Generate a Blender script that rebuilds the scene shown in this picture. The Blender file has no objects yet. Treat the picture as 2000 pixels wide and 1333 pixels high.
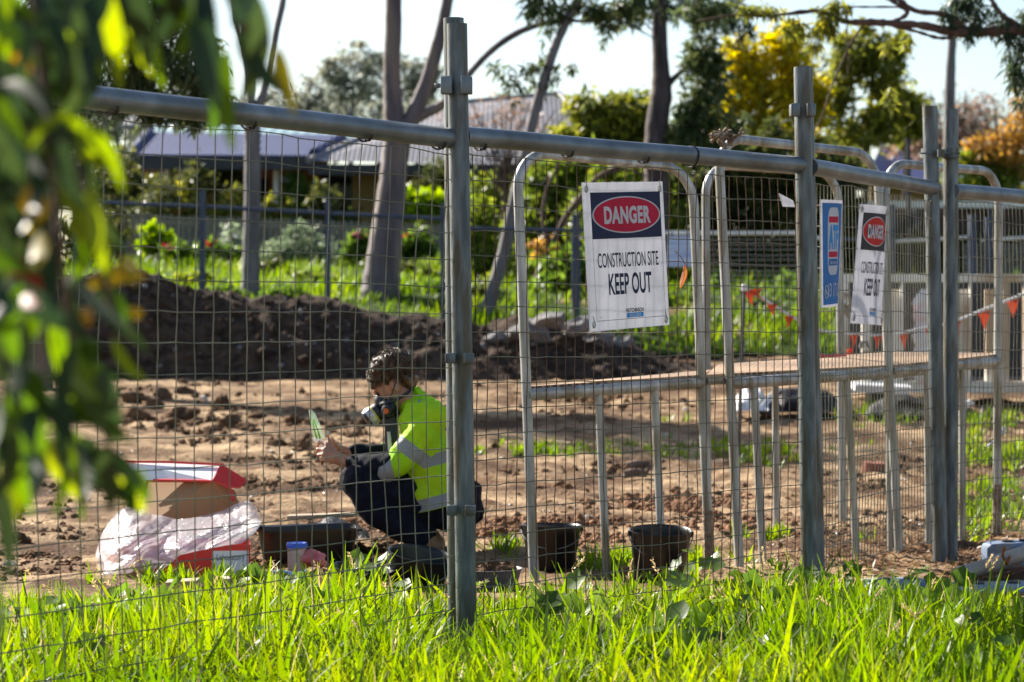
import bpy, bmesh, math, random
import numpy as np
from mathutils import Vector, Matrix, Euler

# ------------------------------------------------------------------ camera, sky, sun, exposure
SC = bpy.context.scene
COL = SC.collection
CAMZ = 1.1
F = 4800.0                       # focal length in photograph pixels (2000 wide)
K = F / 6040.0                   # metres of depth per depth unit q
cam_d = bpy.data.cameras.new('camera'); cam = bpy.data.objects.new('camera', cam_d); COL.objects.link(cam)
cam.location = (0, 0, CAMZ); cam.rotation_euler = (math.radians(90), 0, 0)
cam_d.sensor_width = 36.0; cam_d.lens = F / 2000 * 36
cam_d.shift_y = -(666.5 - 640) / 2000
cam_d.clip_start = 0.05; cam_d.clip_end = 3000
cam_d.dof.use_dof = True; cam_d.dof.focus_distance = 8.9; cam_d.dof.aperture_fstop = 4.3
SC.camera = cam
SUN_EL, SUN_AZ = 31.0, -46.0      # degrees; azimuth from +Y, negative = to the left
w = bpy.data.worlds.new('World'); SC.world = w; w.use_nodes = True
nt = w.node_tree; bg = nt.nodes['Background']
sky = nt.nodes.new('ShaderNodeTexSky'); sky.sky_type = 'NISHITA'; sky.sun_disc = False
sky.sun_elevation = math.radians(SUN_EL); sky.sun_rotation = math.radians(SUN_AZ)
sky.dust_density = 1.0; sky.air_density = 1.0; sky.ozone_density = 1.0
nt.links.new(sky.outputs[0], bg.inputs[0]); bg.inputs[1].default_value = 0.063
sl = bpy.data.lights.new('sun', 'SUN'); sl.energy = 5.0; sl.angle = math.radians(0.5); sl.color = (1, .93, .82)
so = bpy.data.objects.new('sun', sl); COL.objects.link(so)
sd = Vector((math.sin(math.radians(SUN_AZ)) * math.cos(math.radians(SUN_EL)),
             math.cos(math.radians(SUN_AZ)) * math.cos(math.radians(SUN_EL)), math.sin(math.radians(SUN_EL))))
so.rotation_euler = sd.to_track_quat('Z', 'Y').to_euler(); so.location = sd * 50
SC.view_settings.view_transform = 'Standard'; SC.view_settings.look = 'None'
SC.view_settings.exposure = 1.55; SC.view_settings.gamma = 1.0
SC.render.engine = 'CYCLES'
cy = SC.cycles; cy.use_denoising = True; cy.max_bounces = 8; cy.transparent_max_bounces = 12
cy.diffuse_bounces = 3; cy.glossy_bounces = 3; cy.transmission_bounces = 5; cy.sample_clamp_indirect = 4.0
cy.caustics_reflective = False; cy.caustics_refractive = False

# ------------------------------------------------------------------ helpers
random.seed(7); RNG = np.random.default_rng(11)
def P(x, y, q):
    s = q / 6040.0
    return Vector(((x - 1000) * s, K * q, CAMZ + (640 - y) * s))
def S(px, q): return px * q / 6040.0
_GQ = [0, 15, 20, 26, 32, 36, 38, 40, 46, 52, 60, 90, 400, 2000]
_GZ = [0, 0, .10, .35, .57, .75, 1.10, 1.45, 1.85, 2.15, 2.30, 2.8, 5, 10]
def gzq(q): return np.interp(q, _GQ, _GZ)
_tq = np.linspace(8, 60, 4000); _ty = 640 + 6040 * (CAMZ - gzq(_tq)) / _tq
def q_at(y): return float(np.interp(-y, -_ty, _tq))
def G(x, y):
    q = q_at(y); v = P(x, y, q); v.z = float(gzq(q)); return v
def GQ(x, q):
    v = P(x, 640, q); v.z = float(gzq(q)); return v

def hash2(ix, iy, seed):
    n = (ix.astype(np.int64) * 374761393 + iy.astype(np.int64) * 668265263 + seed * 1442695041) & 0xffffffff
    n = ((n ^ (n >> 13)) * 1274126177) & 0xffffffff
    return ((n ^ (n >> 16)) & 0xffff) / 65535.0
def vnoise(x, y, seed=0):
    x = np.asarray(x, float); y = np.asarray(y, float)
    ix = np.floor(x); iy = np.floor(y); fx = x - ix; fy = y - iy
    fx = fx * fx * (3 - 2 * fx); fy = fy * fy * (3 - 2 * fy)
    a = hash2(ix, iy, seed); b = hash2(ix + 1, iy, seed); c = hash2(ix, iy + 1, seed); d = hash2(ix + 1, iy + 1, seed)
    return (a * (1 - fx) + b * fx) * (1 - fy) + (c * (1 - fx) + d * fx) * fy
def fbm(x, y, seed=0, o=4):
    t = 0; a = .5
    for k in range(o):
        t = t + a * vnoise(x * 2 ** k, y * 2 ** k, seed + k); a *= .5
    return t / (1 - .5 ** o)

# ---- materials
def new_mat(name):
    m = bpy.data.materials.new(name); m.use_nodes = True
    return m, m.node_tree.nodes, m.node_tree.links, m.node_tree.nodes['Principled BSDF']
def mat(name, c1, c2=None, rough=.6, metal=0.0, scale=8.0, bump=0.0, bscale=None, stretch=None, spec=.5, detail=6.0, lo=.35, hi=.65, coat=0, c3=None, s3=2.0):
    m, N, L, b = new_mat(name)
    b.inputs['Roughness'].default_value = rough; b.inputs['Metallic'].default_value = metal
    b.inputs['Specular IOR Level'].default_value = spec
    if coat: b.inputs['Coat Weight'].default_value = coat
    tc = N.new('ShaderNodeTexCoord'); mp = N.new('ShaderNodeMapping'); L.new(tc.outputs['Object'], mp.inputs[0])
    if stretch: mp.inputs['Scale'].default_value = stretch
    nz = N.new('ShaderNodeTexNoise'); nz.inputs['Scale'].default_value = scale; nz.inputs['Detail'].default_value = detail
    L.new(mp.outputs[0], nz.inputs['Vector'])
    r = N.new('ShaderNodeValToRGB'); r.color_ramp.elements[0].position = lo; r.color_ramp.elements[1].position = hi
    c2 = c2 or tuple(min(1, v * 1.25) for v in c1)
    r.color_ramp.elements[0].color = (*c1, 1); r.color_ramp.elements[1].color = (*c2, 1)
    L.new(nz.outputs[0], r.inputs[0])
    out = r.outputs[0]
    if c3:
        n3 = N.new('ShaderNodeTexNoise'); n3.inputs['Scale'].default_value = s3; n3.inputs['Detail'].default_value = 5
        L.new(mp.outputs[0], n3.inputs['Vector'])
        r3 = N.new('ShaderNodeValToRGB'); r3.color_ramp.elements[0].position = .49; r3.color_ramp.elements[1].position = .62
        L.new(n3.outputs[0], r3.inputs[0])
        mx = N.new('ShaderNodeMix'); mx.data_type = 'RGBA'; L.new(r3.outputs[0], mx.inputs[0]); L.new(out, mx.inputs[6]); mx.inputs[7].default_value = (*c3, 1)
        out = mx.outputs[2]
    L.new(out, b.inputs['Base Color'])
    if bump:
        bn = N.new('ShaderNodeTexNoise'); bn.inputs['Scale'].default_value = bscale or scale * 2; bn.inputs['Detail'].default_value = 8
        L.new(mp.outputs[0], bn.inputs['Vector'])
        bp = N.new('ShaderNodeBump'); bp.inputs['Strength'].default_value = bump; bp.inputs['Distance'].default_value = .028
        L.new(bn.outputs[0], bp.inputs['Height']); L.new(bp.outputs[0], b.inputs['Normal'])
    return m
def leaf_mat(name, cols, trans=.5, tcol=None, rough=.45, gain=1.0):
    """cols: colours across the per-leaf random attribute 'rnd'"""
    m, N, L, b = new_mat(name)
    at = N.new('ShaderNodeAttribute'); at.attribute_name = 'rnd'
    r = N.new('ShaderNodeValToRGB'); cr = r.color_ramp
    for k, c in enumerate(cols):
        e = cr.elements[k] if k < 2 else cr.elements.new(.5)
        e.position = k / (len(cols) - 1) if len(cols) > 1 else 0; e.color = (*c, 1)
    for k, c in enumerate(cols):
        pass
    L.new(at.outputs['Fac'], r.inputs[0]); L.new(r.outputs[0], b.inputs['Base Color'])
    b.inputs['Roughness'].default_value = rough; b.inputs['Specular IOR Level'].default_value = .3
    tr = N.new('ShaderNodeBsdfTranslucent')
    hs = N.new('ShaderNodeHueSaturation'); hs.inputs['Value'].default_value = 2.0 * gain; hs.inputs['Saturation'].default_value = 1.08; hs.inputs['Hue'].default_value = .485
    L.new(r.outputs[0], hs.inputs['Color']); L.new(hs.outputs[0], tr.inputs['Color'])
    mx = N.new('ShaderNodeMixShader'); mx.inputs[0].default_value = trans
    L.new(b.outputs[0], mx.inputs[1]); L.new(tr.outputs[0], mx.inputs[2])
    L.new(mx.outputs[0], N['Material Output'].inputs['Surface'])
    return m
def ramp_fix(m, cols):
    cr = m.node_tree.nodes['Color Ramp'].color_ramp
def plastic_sheet(name, col, trans=.45, clear=.15, rough=.3):
    m, N, L, b = new_mat(name)
    b.inputs['Base Color'].default_value = (*col, 1); b.inputs['Roughness'].default_value = rough
    tc = N.new('ShaderNodeTexCoord'); nz = N.new('ShaderNodeTexNoise'); nz.inputs['Scale'].default_value = 28; nz.inputs['Detail'].default_value = 4; nz.inputs['Distortion'].default_value = 1.5; L.new(tc.outputs['Object'], nz.inputs['Vector']); bp = N.new('ShaderNodeBump'); bp.inputs['Strength'].default_value = .55; bp.inputs['Distance'].default_value = .02; L.new(nz.outputs[0], bp.inputs['Height']); L.new(bp.outputs[0], b.inputs['Normal'])
    tr = N.new('ShaderNodeBsdfTranslucent'); tr.inputs['Color'].default_value = (*col, 1)
    mx = N.new('ShaderNodeMixShader'); mx.inputs[0].default_value = trans
    L.new(b.outputs[0], mx.inputs[1]); L.new(tr.outputs[0], mx.inputs[2])
    last = mx
    if clear:
        tp = N.new('ShaderNodeBsdfTransparent'); m2 = N.new('ShaderNodeMixShader'); m2.inputs[0].default_value = clear
        L.new(mx.outputs[0], m2.inputs[1]); L.new(tp.outputs[0], m2.inputs[2]); last = m2
    L.new(last.outputs[0], N['Material Output'].inputs['Surface'])
    return m

# ---- objects
def tag(o, label=None, cat=None, group=None, kind=None):
    if label: o['label'] = label
    if cat: o['category'] = cat
    if group: o['group'] = group
    if kind: o['kind'] = kind
    return o
def empty(name, loc, label=None, cat=None, group=None):
    o = bpy.data.objects.new(name, None); COL.objects.link(o); o.location = loc; o.empty_display_size = .1
    return tag(o, label, cat, group)
def link_mesh(name, me, mats, parent=None, smooth=True):
    o = bpy.data.objects.new(name, me); COL.objects.link(o)
    for m in (mats if isinstance(mats, (list, tuple)) else [mats]): me.materials.append(m)
    if smooth: me.polygons.foreach_set('use_smooth', np.ones(len(me.polygons), bool))
    if parent is not None:
        o.parent = parent; o.matrix_parent_inverse = Matrix.Translation(parent.location).inverted()
    me.update()
    return o
class MB:
    def __init__(s): s.v = []; s.f = []; s.m = []
    def add(s, vs, fs, mi=0):
        b = len(s.v); s.v += [tuple(v) for v in vs]
        for f in fs: s.f.append(tuple(b + i for i in f)); s.m.append(mi)
        return s
    def tube(s, path, r, n=8, caps=True, mi=0, flat=None):
        path = [Vector(p) for p in path]; k = len(path)
        rr = list(r) if isinstance(r, (list, tuple, np.ndarray)) else [r] * k
        t0 = (path[1] - path[0]).normalized()
        up = Vector((0, 0, 1)) if abs(t0.z) < .9 else Vector((0, 1, 0))
        a = t0.cross(up).normalized(); vs = []; prev = t0
        for i, p in enumerate(path):
            t = (path[min(i + 1, k - 1)] - path[max(i - 1, 0)])
            t = t.normalized() if t.length > 1e-9 else prev
            q = prev.rotation_difference(t); a = (q @ a); a = (a - t * a.dot(t)).normalized(); b = t.cross(a); prev = t
            for j in range(n):
                an = 2 * math.pi * j / n
                vs.append(p + a * (rr[i] * math.cos(an)) + b * (rr[i] * math.sin(an) * (flat or 1)))
        fs = [(i * n + j, i * n + (j + 1) % n, (i + 1) * n + (j + 1) % n, (i + 1) * n + j) for i in range(k - 1) for j in range(n)]
        if caps: fs += [tuple(reversed(range(n))), tuple((k - 1) * n + j for j in range(n))]
        return s.add(vs, fs, mi)
    def box(s, c, size, rot=None, mi=0):
        hx, hy, hz = size[0] / 2, size[1] / 2, size[2] / 2; R = rot or Matrix.Identity(3)
        c = Vector(c)
        vs = [c + R @ Vector((x * hx, y * hy, z * hz)) for x in (-1, 1) for y in (-1, 1) for z in (-1, 1)]
        return s.add(vs, [(0, 1, 3, 2), (4, 6, 7, 5), (0, 4, 5, 1), (2, 3, 7, 6), (0, 2, 6, 4), (1, 5, 7, 3)], mi)
    def prism(s, pts, off, mi=0):
        """closed polygon pts extruded by vector off"""
        n = len(pts); pts = [Vector(p) for p in pts]; off = Vector(off)
        return s.add(pts + [p + off for p in pts], [tuple(range(n)), tuple(reversed(range(n, 2 * n)))] +
                     [(i, n + i, n + (i + 1) % n, (i + 1) % n) for i in range(n)], mi)
    def lathe(s, c, prof, n=32, M=None, mi=0):
        """prof: (r, z) list; closed at r=0 ends"""
        c = Vector(c); M = M or Matrix.Identity(3); vs = []; k = len(prof)
        for r, z in prof:
            for j in range(n):
                a = 2 * math.pi * j / n; vs.append(c + M @ Vector((r * math.cos(a), r * math.sin(a), z)))
        fs = [(i * n + j, i * n + (j + 1) % n, (i + 1) * n + (j + 1) % n, (i + 1) * n + j) for i in range(k - 1) for j in range(n)]
        return s.add(vs, fs, mi)
    def build(s, name, mats, parent=None, smooth=True, bevel=0, fix=True):
        me = bpy.data.meshes.new(name); me.from_pydata(s.v, [], s.f)
        if any(s.m): me.polygons.foreach_set('material_index', s.m)
        if fix or bevel:
            bm = bmesh.new(); bm.from_mesh(me)
            if bevel:
                bmesh.ops.remove_doubles(bm, verts=bm.verts, dist=1e-5)
                bmesh.ops.bevel(bm, geom=[e for e in bm.edges if e.is_manifold and e.calc_face_angle(0) > .5], offset=bevel, segments=2, affect='EDGES', profile=.5)
            bmesh.ops.recalc_face_normals(bm, faces=bm.faces); bm.to_mesh(me); bm.free()
        o = link_mesh(name, me, mats, parent, smooth)
        if smooth:
            try: me.set_sharp_from_angle(angle=math.radians(42))
            except Exception: pass
        return o
def np_mesh(name, V, Fq, mats, parent=None, attrs=None, midx=None, smooth=False):
    V = np.asarray(V, np.float32).reshape(-1, 3); Fq = np.asarray(Fq, np.int32); n, k = Fq.shape
    me = bpy.data.meshes.new(name); me.vertices.add(len(V)); me.vertices.foreach_set('co', V.ravel())
    me.loops.add(n * k); me.loops.foreach_set('vertex_index', Fq.ravel())
    me.polygons.add(n); me.polygons.foreach_set('loop_start', np.arange(0, n * k, k, dtype=np.int32))
    if midx is not None: me.polygons.foreach_set('material_index', np.asarray(midx, np.int32))
    me.update(calc_edges=True); me.validate()
    for an, av in (attrs or {}).items():
        a = me.attributes.new(an, 'FLOAT', 'POINT'); a.data.foreach_set('value', np.asarray(av, np.float32))
    return link_mesh(name, me, mats, parent, smooth)
def smooth_path(pts, n=6):
    """Catmull-Rom through tuples of any length"""
    A = np.array(pts, float); out = []
    E = np.vstack([2 * A[0] - A[1], A, 2 * A[-1] - A[-2]])
    for i in range(1, len(E) - 2):
        p0, p1, p2, p3 = E[i - 1], E[i], E[i + 1], E[i + 2]
        for t in np.linspace(0, 1, n, endpoint=False):
            out.append(.5 * ((2 * p1) + (-p0 + p2) * t + (2 * p0 - 5 * p1 + 4 * p2 - p3) * t * t + (-p0 + 3 * p1 - 3 * p2 + p3) * t ** 3))
    out.append(E[-2]); return np.array(out)

# ---- blades and leaves (numpy)
def blades(base, h, wd, az, lean, curl, seg=4, twist=None):
    """base (N,3); returns V, F: N blades with seg quads"""
    N = len(base); t = np.linspace(0, 1, seg + 1)
    dx = np.cos(az); dy = np.sin(az)
    V = np.zeros((N, seg + 1, 2, 3))
    ang = lean[:, None] + curl[:, None] * t[None]
    st = h[:, None] / seg
    hx = np.cumsum(np.sin(ang) * st, 1) - np.sin(ang[:, :1]) * st; hz = np.cumsum(np.cos(ang) * st, 1) - np.cos(ang[:, :1]) * st
    ww = wd[:, None] * (np.sin(np.pi * (.22 + .74 * t))[None]) * .5
    fa = az + (np.pi / 2 if twist is None else twist)
    for sgn, k in ((-1, 0), (1, 1)):
        V[:, :, k, 0] = base[:, None, 0] + dx[:, None] * hx + sgn * ww * np.cos(fa)[:, None]
        V[:, :, k, 1] = base[:, None, 1] + dy[:, None] * hx + sgn * ww * np.sin(fa)[:, None]
        V[:, :, k, 2] = base[:, None, 2] + hz
    idx = np.arange(N * (seg + 1) * 2).reshape(N, seg + 1, 2)
    Fq = np.stack([idx[:, :-1, 0], idx[:, :-1, 1], idx[:, 1:, 1], idx[:, 1:, 0]], -1).reshape(-1, 4)
    return V.reshape(-1, 3), Fq, (seg + 1) * 2
def leaf_cards(pos, ln, wd, direc, rng):
    """diamond leaf: base, two sides, tip, folded a little; direc unit (N,3)"""
    N = len(pos); r = rng.normal(size=(N, 3)); side = np.cross(direc, r); side /= np.linalg.norm(side, axis=1, keepdims=True) + 1e-9
    nrm = np.cross(direc, side)
    a = pos; b = pos + direc * (ln * .45)[:, None] + side * (wd * .5)[:, None] + nrm * (wd * .12)[:, None]
    c = pos + direc * ln[:, None]; d = pos + direc * (ln * .45)[:, None] - side * (wd * .5)[:, None] + nrm * (wd * .12)[:, None]
    V = np.stack([a, b, c, d], 1).reshape(-1, 3)
    return V, np.arange(N * 4).reshape(N, 4)
def crown_points(blobs, n, rng, clump=26, tight=.23, shell=.55):
    """blobs: (x,y,rx,ry,q) in photograph pixels. Leaves gather in twig clumps spread through each blob."""
    vol = np.array([b[2] * b[3] for b in blobs], float) ** .9; out = []; rn = []
    for b, k in zip(blobs, np.maximum(8, (n * vol / vol.sum()).astype(int))):
        x, y, rx, ry, q = b; c = np.array(P(x, y, q)); R = np.array([S(rx, q), S((rx + ry) / 2, q), S(ry, q)])
        m = max(4, int(k / clump)); d = rng.normal(size=(m, 3)); d /= np.linalg.norm(d, axis=1, keepdims=True)
        rad = rng.random(m) ** shell; cc = d * rad[:, None]
        w = rng.integers(0, m, k)
        out.append(c + (cc[w] + rng.normal(size=(k, 3)) * tight) * R); cr = rng.random(m)
        rn.append(np.clip(cr[w] * .7 + rng.random(k) * .3, 0, 1))
    return np.concatenate(out), np.concatenate(rn)
def foliage(name, blobs, n, ln, asp, m, parent, droop=.0, seed=1, clump=22, tight=.27, shell=.5):
    rng = np.random.default_rng(seed)
    if clump > 8 and len(blobs):
        ex = []
        for bl in blobs:
            for _ in range(3):
                an = rng.random() * 6.283; k = .22 + .3 * rng.random(); ex.append((bl[0] + math.cos(an) * bl[2] * (.85 + .35 * rng.random()), bl[1] + math.sin(an) * bl[3] * (.85 + .35 * rng.random()), bl[2] * k, bl[3] * k, bl[4]))
        blobs = list(blobs) + ex
    pts, rn = crown_points(blobs, n, rng, clump, tight, shell); N = len(pts)
    d = rng.normal(size=(N, 3)); d[:, 2] -= droop; d /= np.linalg.norm(d, axis=1, keepdims=True)
    L = ln * (.6 + .8 * rng.random(N)); V, Fq = leaf_cards(pts, L, L * asp, d, rng)
    return np_mesh(name, V, Fq, m, parent, {'rnd': np.repeat(rn, 4)})
def limb(mb, pts, q, n=10, dq=0.0, wob=0.0):
    """pts: (x, y, width px[, q offset])"""
    A = [(*P(p[0], p[1], q + (p[3] if len(p) > 3 else 0)), S(p[2] / 2, q)) for p in pts]
    s = smooth_path(A, 7); 
    rr = [max(.004, v[3] * (1 + wob * math.sin(i * 1.7) * random.random())) for i, v in enumerate(s)]
    mb.tube([v[:3] for v in s], rr, n); return mb
def blob_rock(mb, c, r, rng, sc=(1, 1, .7), sub=2, amp=.35, mi=0):
    bm = bmesh.new(); bmesh.ops.create_icosphere(bm, subdivisions=sub, radius=1)
    ph = rng.random(6) * 6; R = Euler((rng.random() * 6, rng.random() * 6, rng.random() * 6)).to_matrix()
    vs = []
    for v in bm.verts:
        p = v.co; k = 1 + amp * (math.sin(3.1 * p.x + ph[0]) * math.sin(2.7 * p.y + ph[1]) + .6 * math.sin(5.3 * p.z + ph[2]) * math.sin(4.9 * p.x + ph[3]) + .35 * math.sin(9 * p.y + ph[4]) * math.sin(8 * p.z + ph[5]))
        o = R @ (p * k); vs.append(Vector(c) + Vector((o.x * sc[0], o.y * sc[1], o.z * sc[2])) * r)
    fs = [tuple(v.index for v in f.verts) for f in bm.faces]; bm.free()
    return mb.add(vs, fs, mi)

# ------------------------------------------------------------------ materials
M = {}
M['dirt'] = mat('bare_dirt', (.125, .072, .038), (.41, .285, .168), rough=.95, scale=3.2, bump=.9, bscale=38, detail=10, lo=.40, hi=.60, c3=(.080, .043, .023), s3=1.6, spec=.1)
M['soil'] = mat('dark_soil', (.028, .019, .014), (.085, .058, .043), rough=1, scale=9, bump=1, bscale=16, detail=10, spec=.1)
M['clod'] = mat('soil_clod', (.080, .044, .025), (.18, .108, .061), rough=1, scale=9, bump=1, bscale=40, spec=.1)
M['redclod'] = mat('red_crumb', (.14, .066, .036), (.27, .155, .09), rough=1, scale=14, bump=1, bscale=40, spec=.1)
M['stone'] = mat('pale_stone', (.34, .30, .25), (.55, .51, .45), rough=.8, scale=12, bump=.5)
M['concrete'] = mat('broken_concrete', (.13, .12, .12), (.22, .21, .21), rough=.95, scale=7, bump=.7, bscale=30)
M['lawn'] = mat('lawn_soil', (.022, .042, .008), (.06, .095, .016), rough=1, scale=6, bump=.6, bscale=30, spec=.1)
M['galv'] = mat('galvanised_steel', (.062, .076, .082), (.18, .205, .215), rough=.45, metal=.45, scale=6, stretch=(6, 6, 1.0), bump=.16, bscale=18, detail=12, lo=.34, hi=.68, c3=(.085, .075, .055), s3=3.5)
M['rail'] = mat('galvanised_rail', (.115, .135, .15), (.20, .225, .245), rough=.42, metal=.45, scale=9, bump=.06, detail=9, c3=(.105, .112, .112), s3=3)
M['wire'] = mat('grey_wire', (.15, .14, .10), (.25, .235, .165), rough=.5, metal=.4, scale=10)
M['rustwire'] = mat('rusted_wire', (.060, .030, .018), (.15, .075, .045), rough=.7, metal=.25, scale=14)
M['hoop'] = mat('weathered_white_steel', (.25, .255, .25), (.43, .43, .415), rough=.4, metal=.25, scale=5, stretch=(5, 5, 1), bump=.08, c3=(.20, .18, .14), s3=3)
M['mudtube'] = mat('muddy_steel', (.12, .075, .045), (.30, .23, .17), rough=.9, scale=20, bump=.8)
M['black'] = mat('black_plastic', (.006, .006, .007), (.011, .011, .011), rough=.3, spec=.4, scale=6, c3=(.018, .015, .012), s3=5)
M['blacksheet'] = mat('black_sheet_plastic', (.005, .005, .006), (.010, .010, .011), rough=.5, spec=.2, scale=20, bump=.8, bscale=40)
M['blacktie'] = mat('black_tie', (.008, .008, .008), (.015, .015, .015), rough=.5)
M['navy'] = mat('navy_steel', (.030, .045, .085), (.055, .075, .12), rough=.5, scale=5)
M['whiterail'] = mat('white_rail', (.55, .55, .52), (.7, .7, .66), rough=.4, metal=.2)

# ------------------------------------------------------------------ ground, lawn bank, soil mound
def build_ground():
    qs = np.concatenate([np.linspace(-30, 4.9, 12), 5 * (62 / 5.0) ** (np.linspace(0, 1, 420)), np.array([70, 85, 110, 160, 260, 450, 900, 1800])])
    t = np.linspace(-1, 1, 281); tx = .30 * t + .70 * t ** 3
    Q, T = np.meshgrid(qs, tx, indexing='ij'); W = 6 + np.abs(Q) * .75
    X = T * W; Y = Q * K; Z = gzq(Q)
    d = np.clip((Q - 12) / 2, 0, 1) * np.clip((62 - Q) / 10, 0, 1)
    b = fbm(X * 1.1, Y * 1.1, 3, 3) - .5; f = fbm(X * 7, Y * 7, 9, 4); g = fbm(X * 2.6 + 4, Y * 1.6, 21, 3)
    rough = np.clip((g - .40) * 4, 0, 1)
    Z = Z + b * .05 * np.clip(Q / 20, 0, 2) + d * (rough * (f - .35) * .10 + (fbm(X * 16, Y * 12, 15, 3) - .5) * .040)
    Z = np.where(Q < 12.4, Z - .0, Z)
    n, m = Q.shape; idx = np.arange(n * m).reshape(n, m)
    Fq = np.stack([idx[:-1, :-1], idx[:-1, 1:], idx[1:, 1:], idx[1:, :-1]], -1).reshape(-1, 4)
    o = np_mesh('ground', np.stack([X, Y, Z], -1), Fq, M['dirt'], smooth=True); tag(o, kind='structure')
build_ground()
def build_lawn():
    qs = np.concatenate([np.linspace(35.6, 58, 90), np.linspace(60, 130, 20)]); t = np.linspace(-1, 1, 161)
    Q, T = np.meshgrid(qs, t, indexing='ij'); X = T * (14 + Q * .25)
    sx = X * 6040 / Q + 1000
    edge = 36.2 + 1.5 * (fbm(X * .9, X * 0 + 3, 5, 3) - .5)
    Q2 = Q + (edge - 35.6) * np.clip(1 - (Q - 35.6) / 3, 0, 1)
    Z = gzq(Q2) + .04 + (fbm(X * 1.3, Q2 * 1.1, 31, 4) - .5) * .22 * np.clip((Q2 - 35.6) / 2, 0.2, 1)
    n, m = Q.shape; idx = np.arange(n * m).reshape(n, m)
    Fq = np.stack([idx[:-1, :-1], idx[:-1, 1:], idx[1:, 1:], idx[1:, :-1]], -1).reshape(-1, 4)
    tag(np_mesh('lawn', np.stack([X, Q2 * K, Z], -1), Fq, M['lawn'], smooth=True), kind='structure')
build_lawn()
_cx = [-700, -200, 0, 120, 215, 275, 330, 400, 480, 600, 660, 760, 860, 950, 1010, 1110, 1180, 1240, 1300, 1400, 1500]
_cy = [600, 556, 543, 532, 522, 517, 536, 553, 565, 572, 585, 605, 618, 628, 612, 616, 640, 665, 690, 712, 760]
def build_mound():
    u = np.linspace(-700, 1500, 330); v = np.linspace(-1, 1, 70)
    U, W = np.meshgrid(u, v, indexing='ij'); q0 = 33.2
    top = CAMZ + (640 - np.interp(U, _cx, _cy)) * q0 / 6040
    Q = q0 + np.where(W < 0, W * 1.45, W * 3.6); X = (U - 1000) * q0 / 6040
    base = gzq(Q); prof = np.clip(1 - np.abs(W) ** 1.35, 0, 1)
    base0 = gzq(q0)
    nz = (fbm(X * 1.5, Q * 1.5, 41, 4) - .5) * .42 + (fbm(X * 6, Q * 6, 47, 3) - .5) * .13
    Z = base - .06 + np.maximum(top - base0, 0.0) * prof + np.where(W > 0, (base0 - base) * prof, 0) + (nz * .36 + (fbm(X * 5, Q * 5, 52, 4) - .5) * .14) * np.clip(prof * 2.2, 0, 1) * np.clip((top - base0) * 2, .15, 1)
    n, m = U.shape; idx = np.arange(n * m).reshape(n, m)
    Fq = np.stack([idx[:-1, :-1], idx[:-1, 1:], idx[1:, 1:], idx[1:, :-1]], -1).reshape(-1, 4)
    o = np_mesh('soil_mound', np.stack([X, Q * K, Z], -1), Fq, M['soil'], smooth=True)
    rng = np.random.default_rng(8); sel = ((W.ravel() < .15) & (W.ravel() > -1)); Vv = np.stack([X, Q * K, Z], -1).reshape(-1, 3)[sel]
    bm = bmesh.new(); bmesh.ops.create_icosphere(bm, subdivisions=1, radius=1); T = np.array([v.co for v in bm.verts]); TF = np.array([[v.index for v in f.verts] for f in bm.faces]); bm.free()
    for nm, N, r0, r1, mm in (('heap_lumps', 1500, .012, .06, 'soil'), ('heap_stones', 260, .008, .035, 'concrete')):
        ctr = Vv[rng.integers(0, len(Vv), N)]; r = r0 + (r1 - r0) * rng.random(N) ** 3.5
        D = 1 + .3 * rng.normal(size=(N, len(T)))[:, :, None]; PV = ctr[:, None] + T[None] * D * (.7 + .6 * rng.random((N, 1, 3))) * r[:, None, None]
        tag(np_mesh(nm, PV.reshape(-1, 3), (TF[None] + (np.arange(N) * len(T))[:, None, None]).reshape(-1, 3), M[mm]), 'loose lumps and stones over the dark soil heap', kind='stuff')
    tag(o, 'long heap of dark dug soil between the bare dirt and the lawn', 'soil mound')
build_mound()

# ------------------------------------------------------------------ fence panels in front
class Panel:
    def __init__(s, xa, qa, xb, qb):
        a = P(xa, 640, qa); b = P(xb, 640, qb); s.a = Vector((a.x, a.y, 0)); s.b = Vector((b.x, b.y, 0))
        s.L = (s.b - s.a).length; s.d = (s.b - s.a).normalized(); s.n = Vector((s.d.y, -s.d.x, 0))
        if s.n.y > 0: s.n = -s.n
    def at(s, u, z, off=0): return s.a + s.d * u + Vector((0, 0, z)) + s.n * off
    def hit(s, x, y, off=0):
        dr = Vector(((x - 1000) / F, 1, (640 - y) / F)); o = Vector((0, 0, CAMZ)); p0 = s.a + s.n * off
        return o + dr * ((p0 - o).dot(s.n) / dr.dot(s.n))
    def u_of(s, x): return (s.hit(x, 640) - s.a).dot(s.d)
p1 = Panel(52, 8.26, 893, 10.4); p2 = Panel(896, 10.42, 1573, 12.3); p3 = Panel(1582, 12.33, 1824, 14.2); p4 = Panel(1857, 14.25, 2010, 14.95)
p4.b = p4.a + p4.d * 1.9; p4.L = 1.9
p1.a = p1.a - p1.d * .6; p1.L += .6
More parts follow.
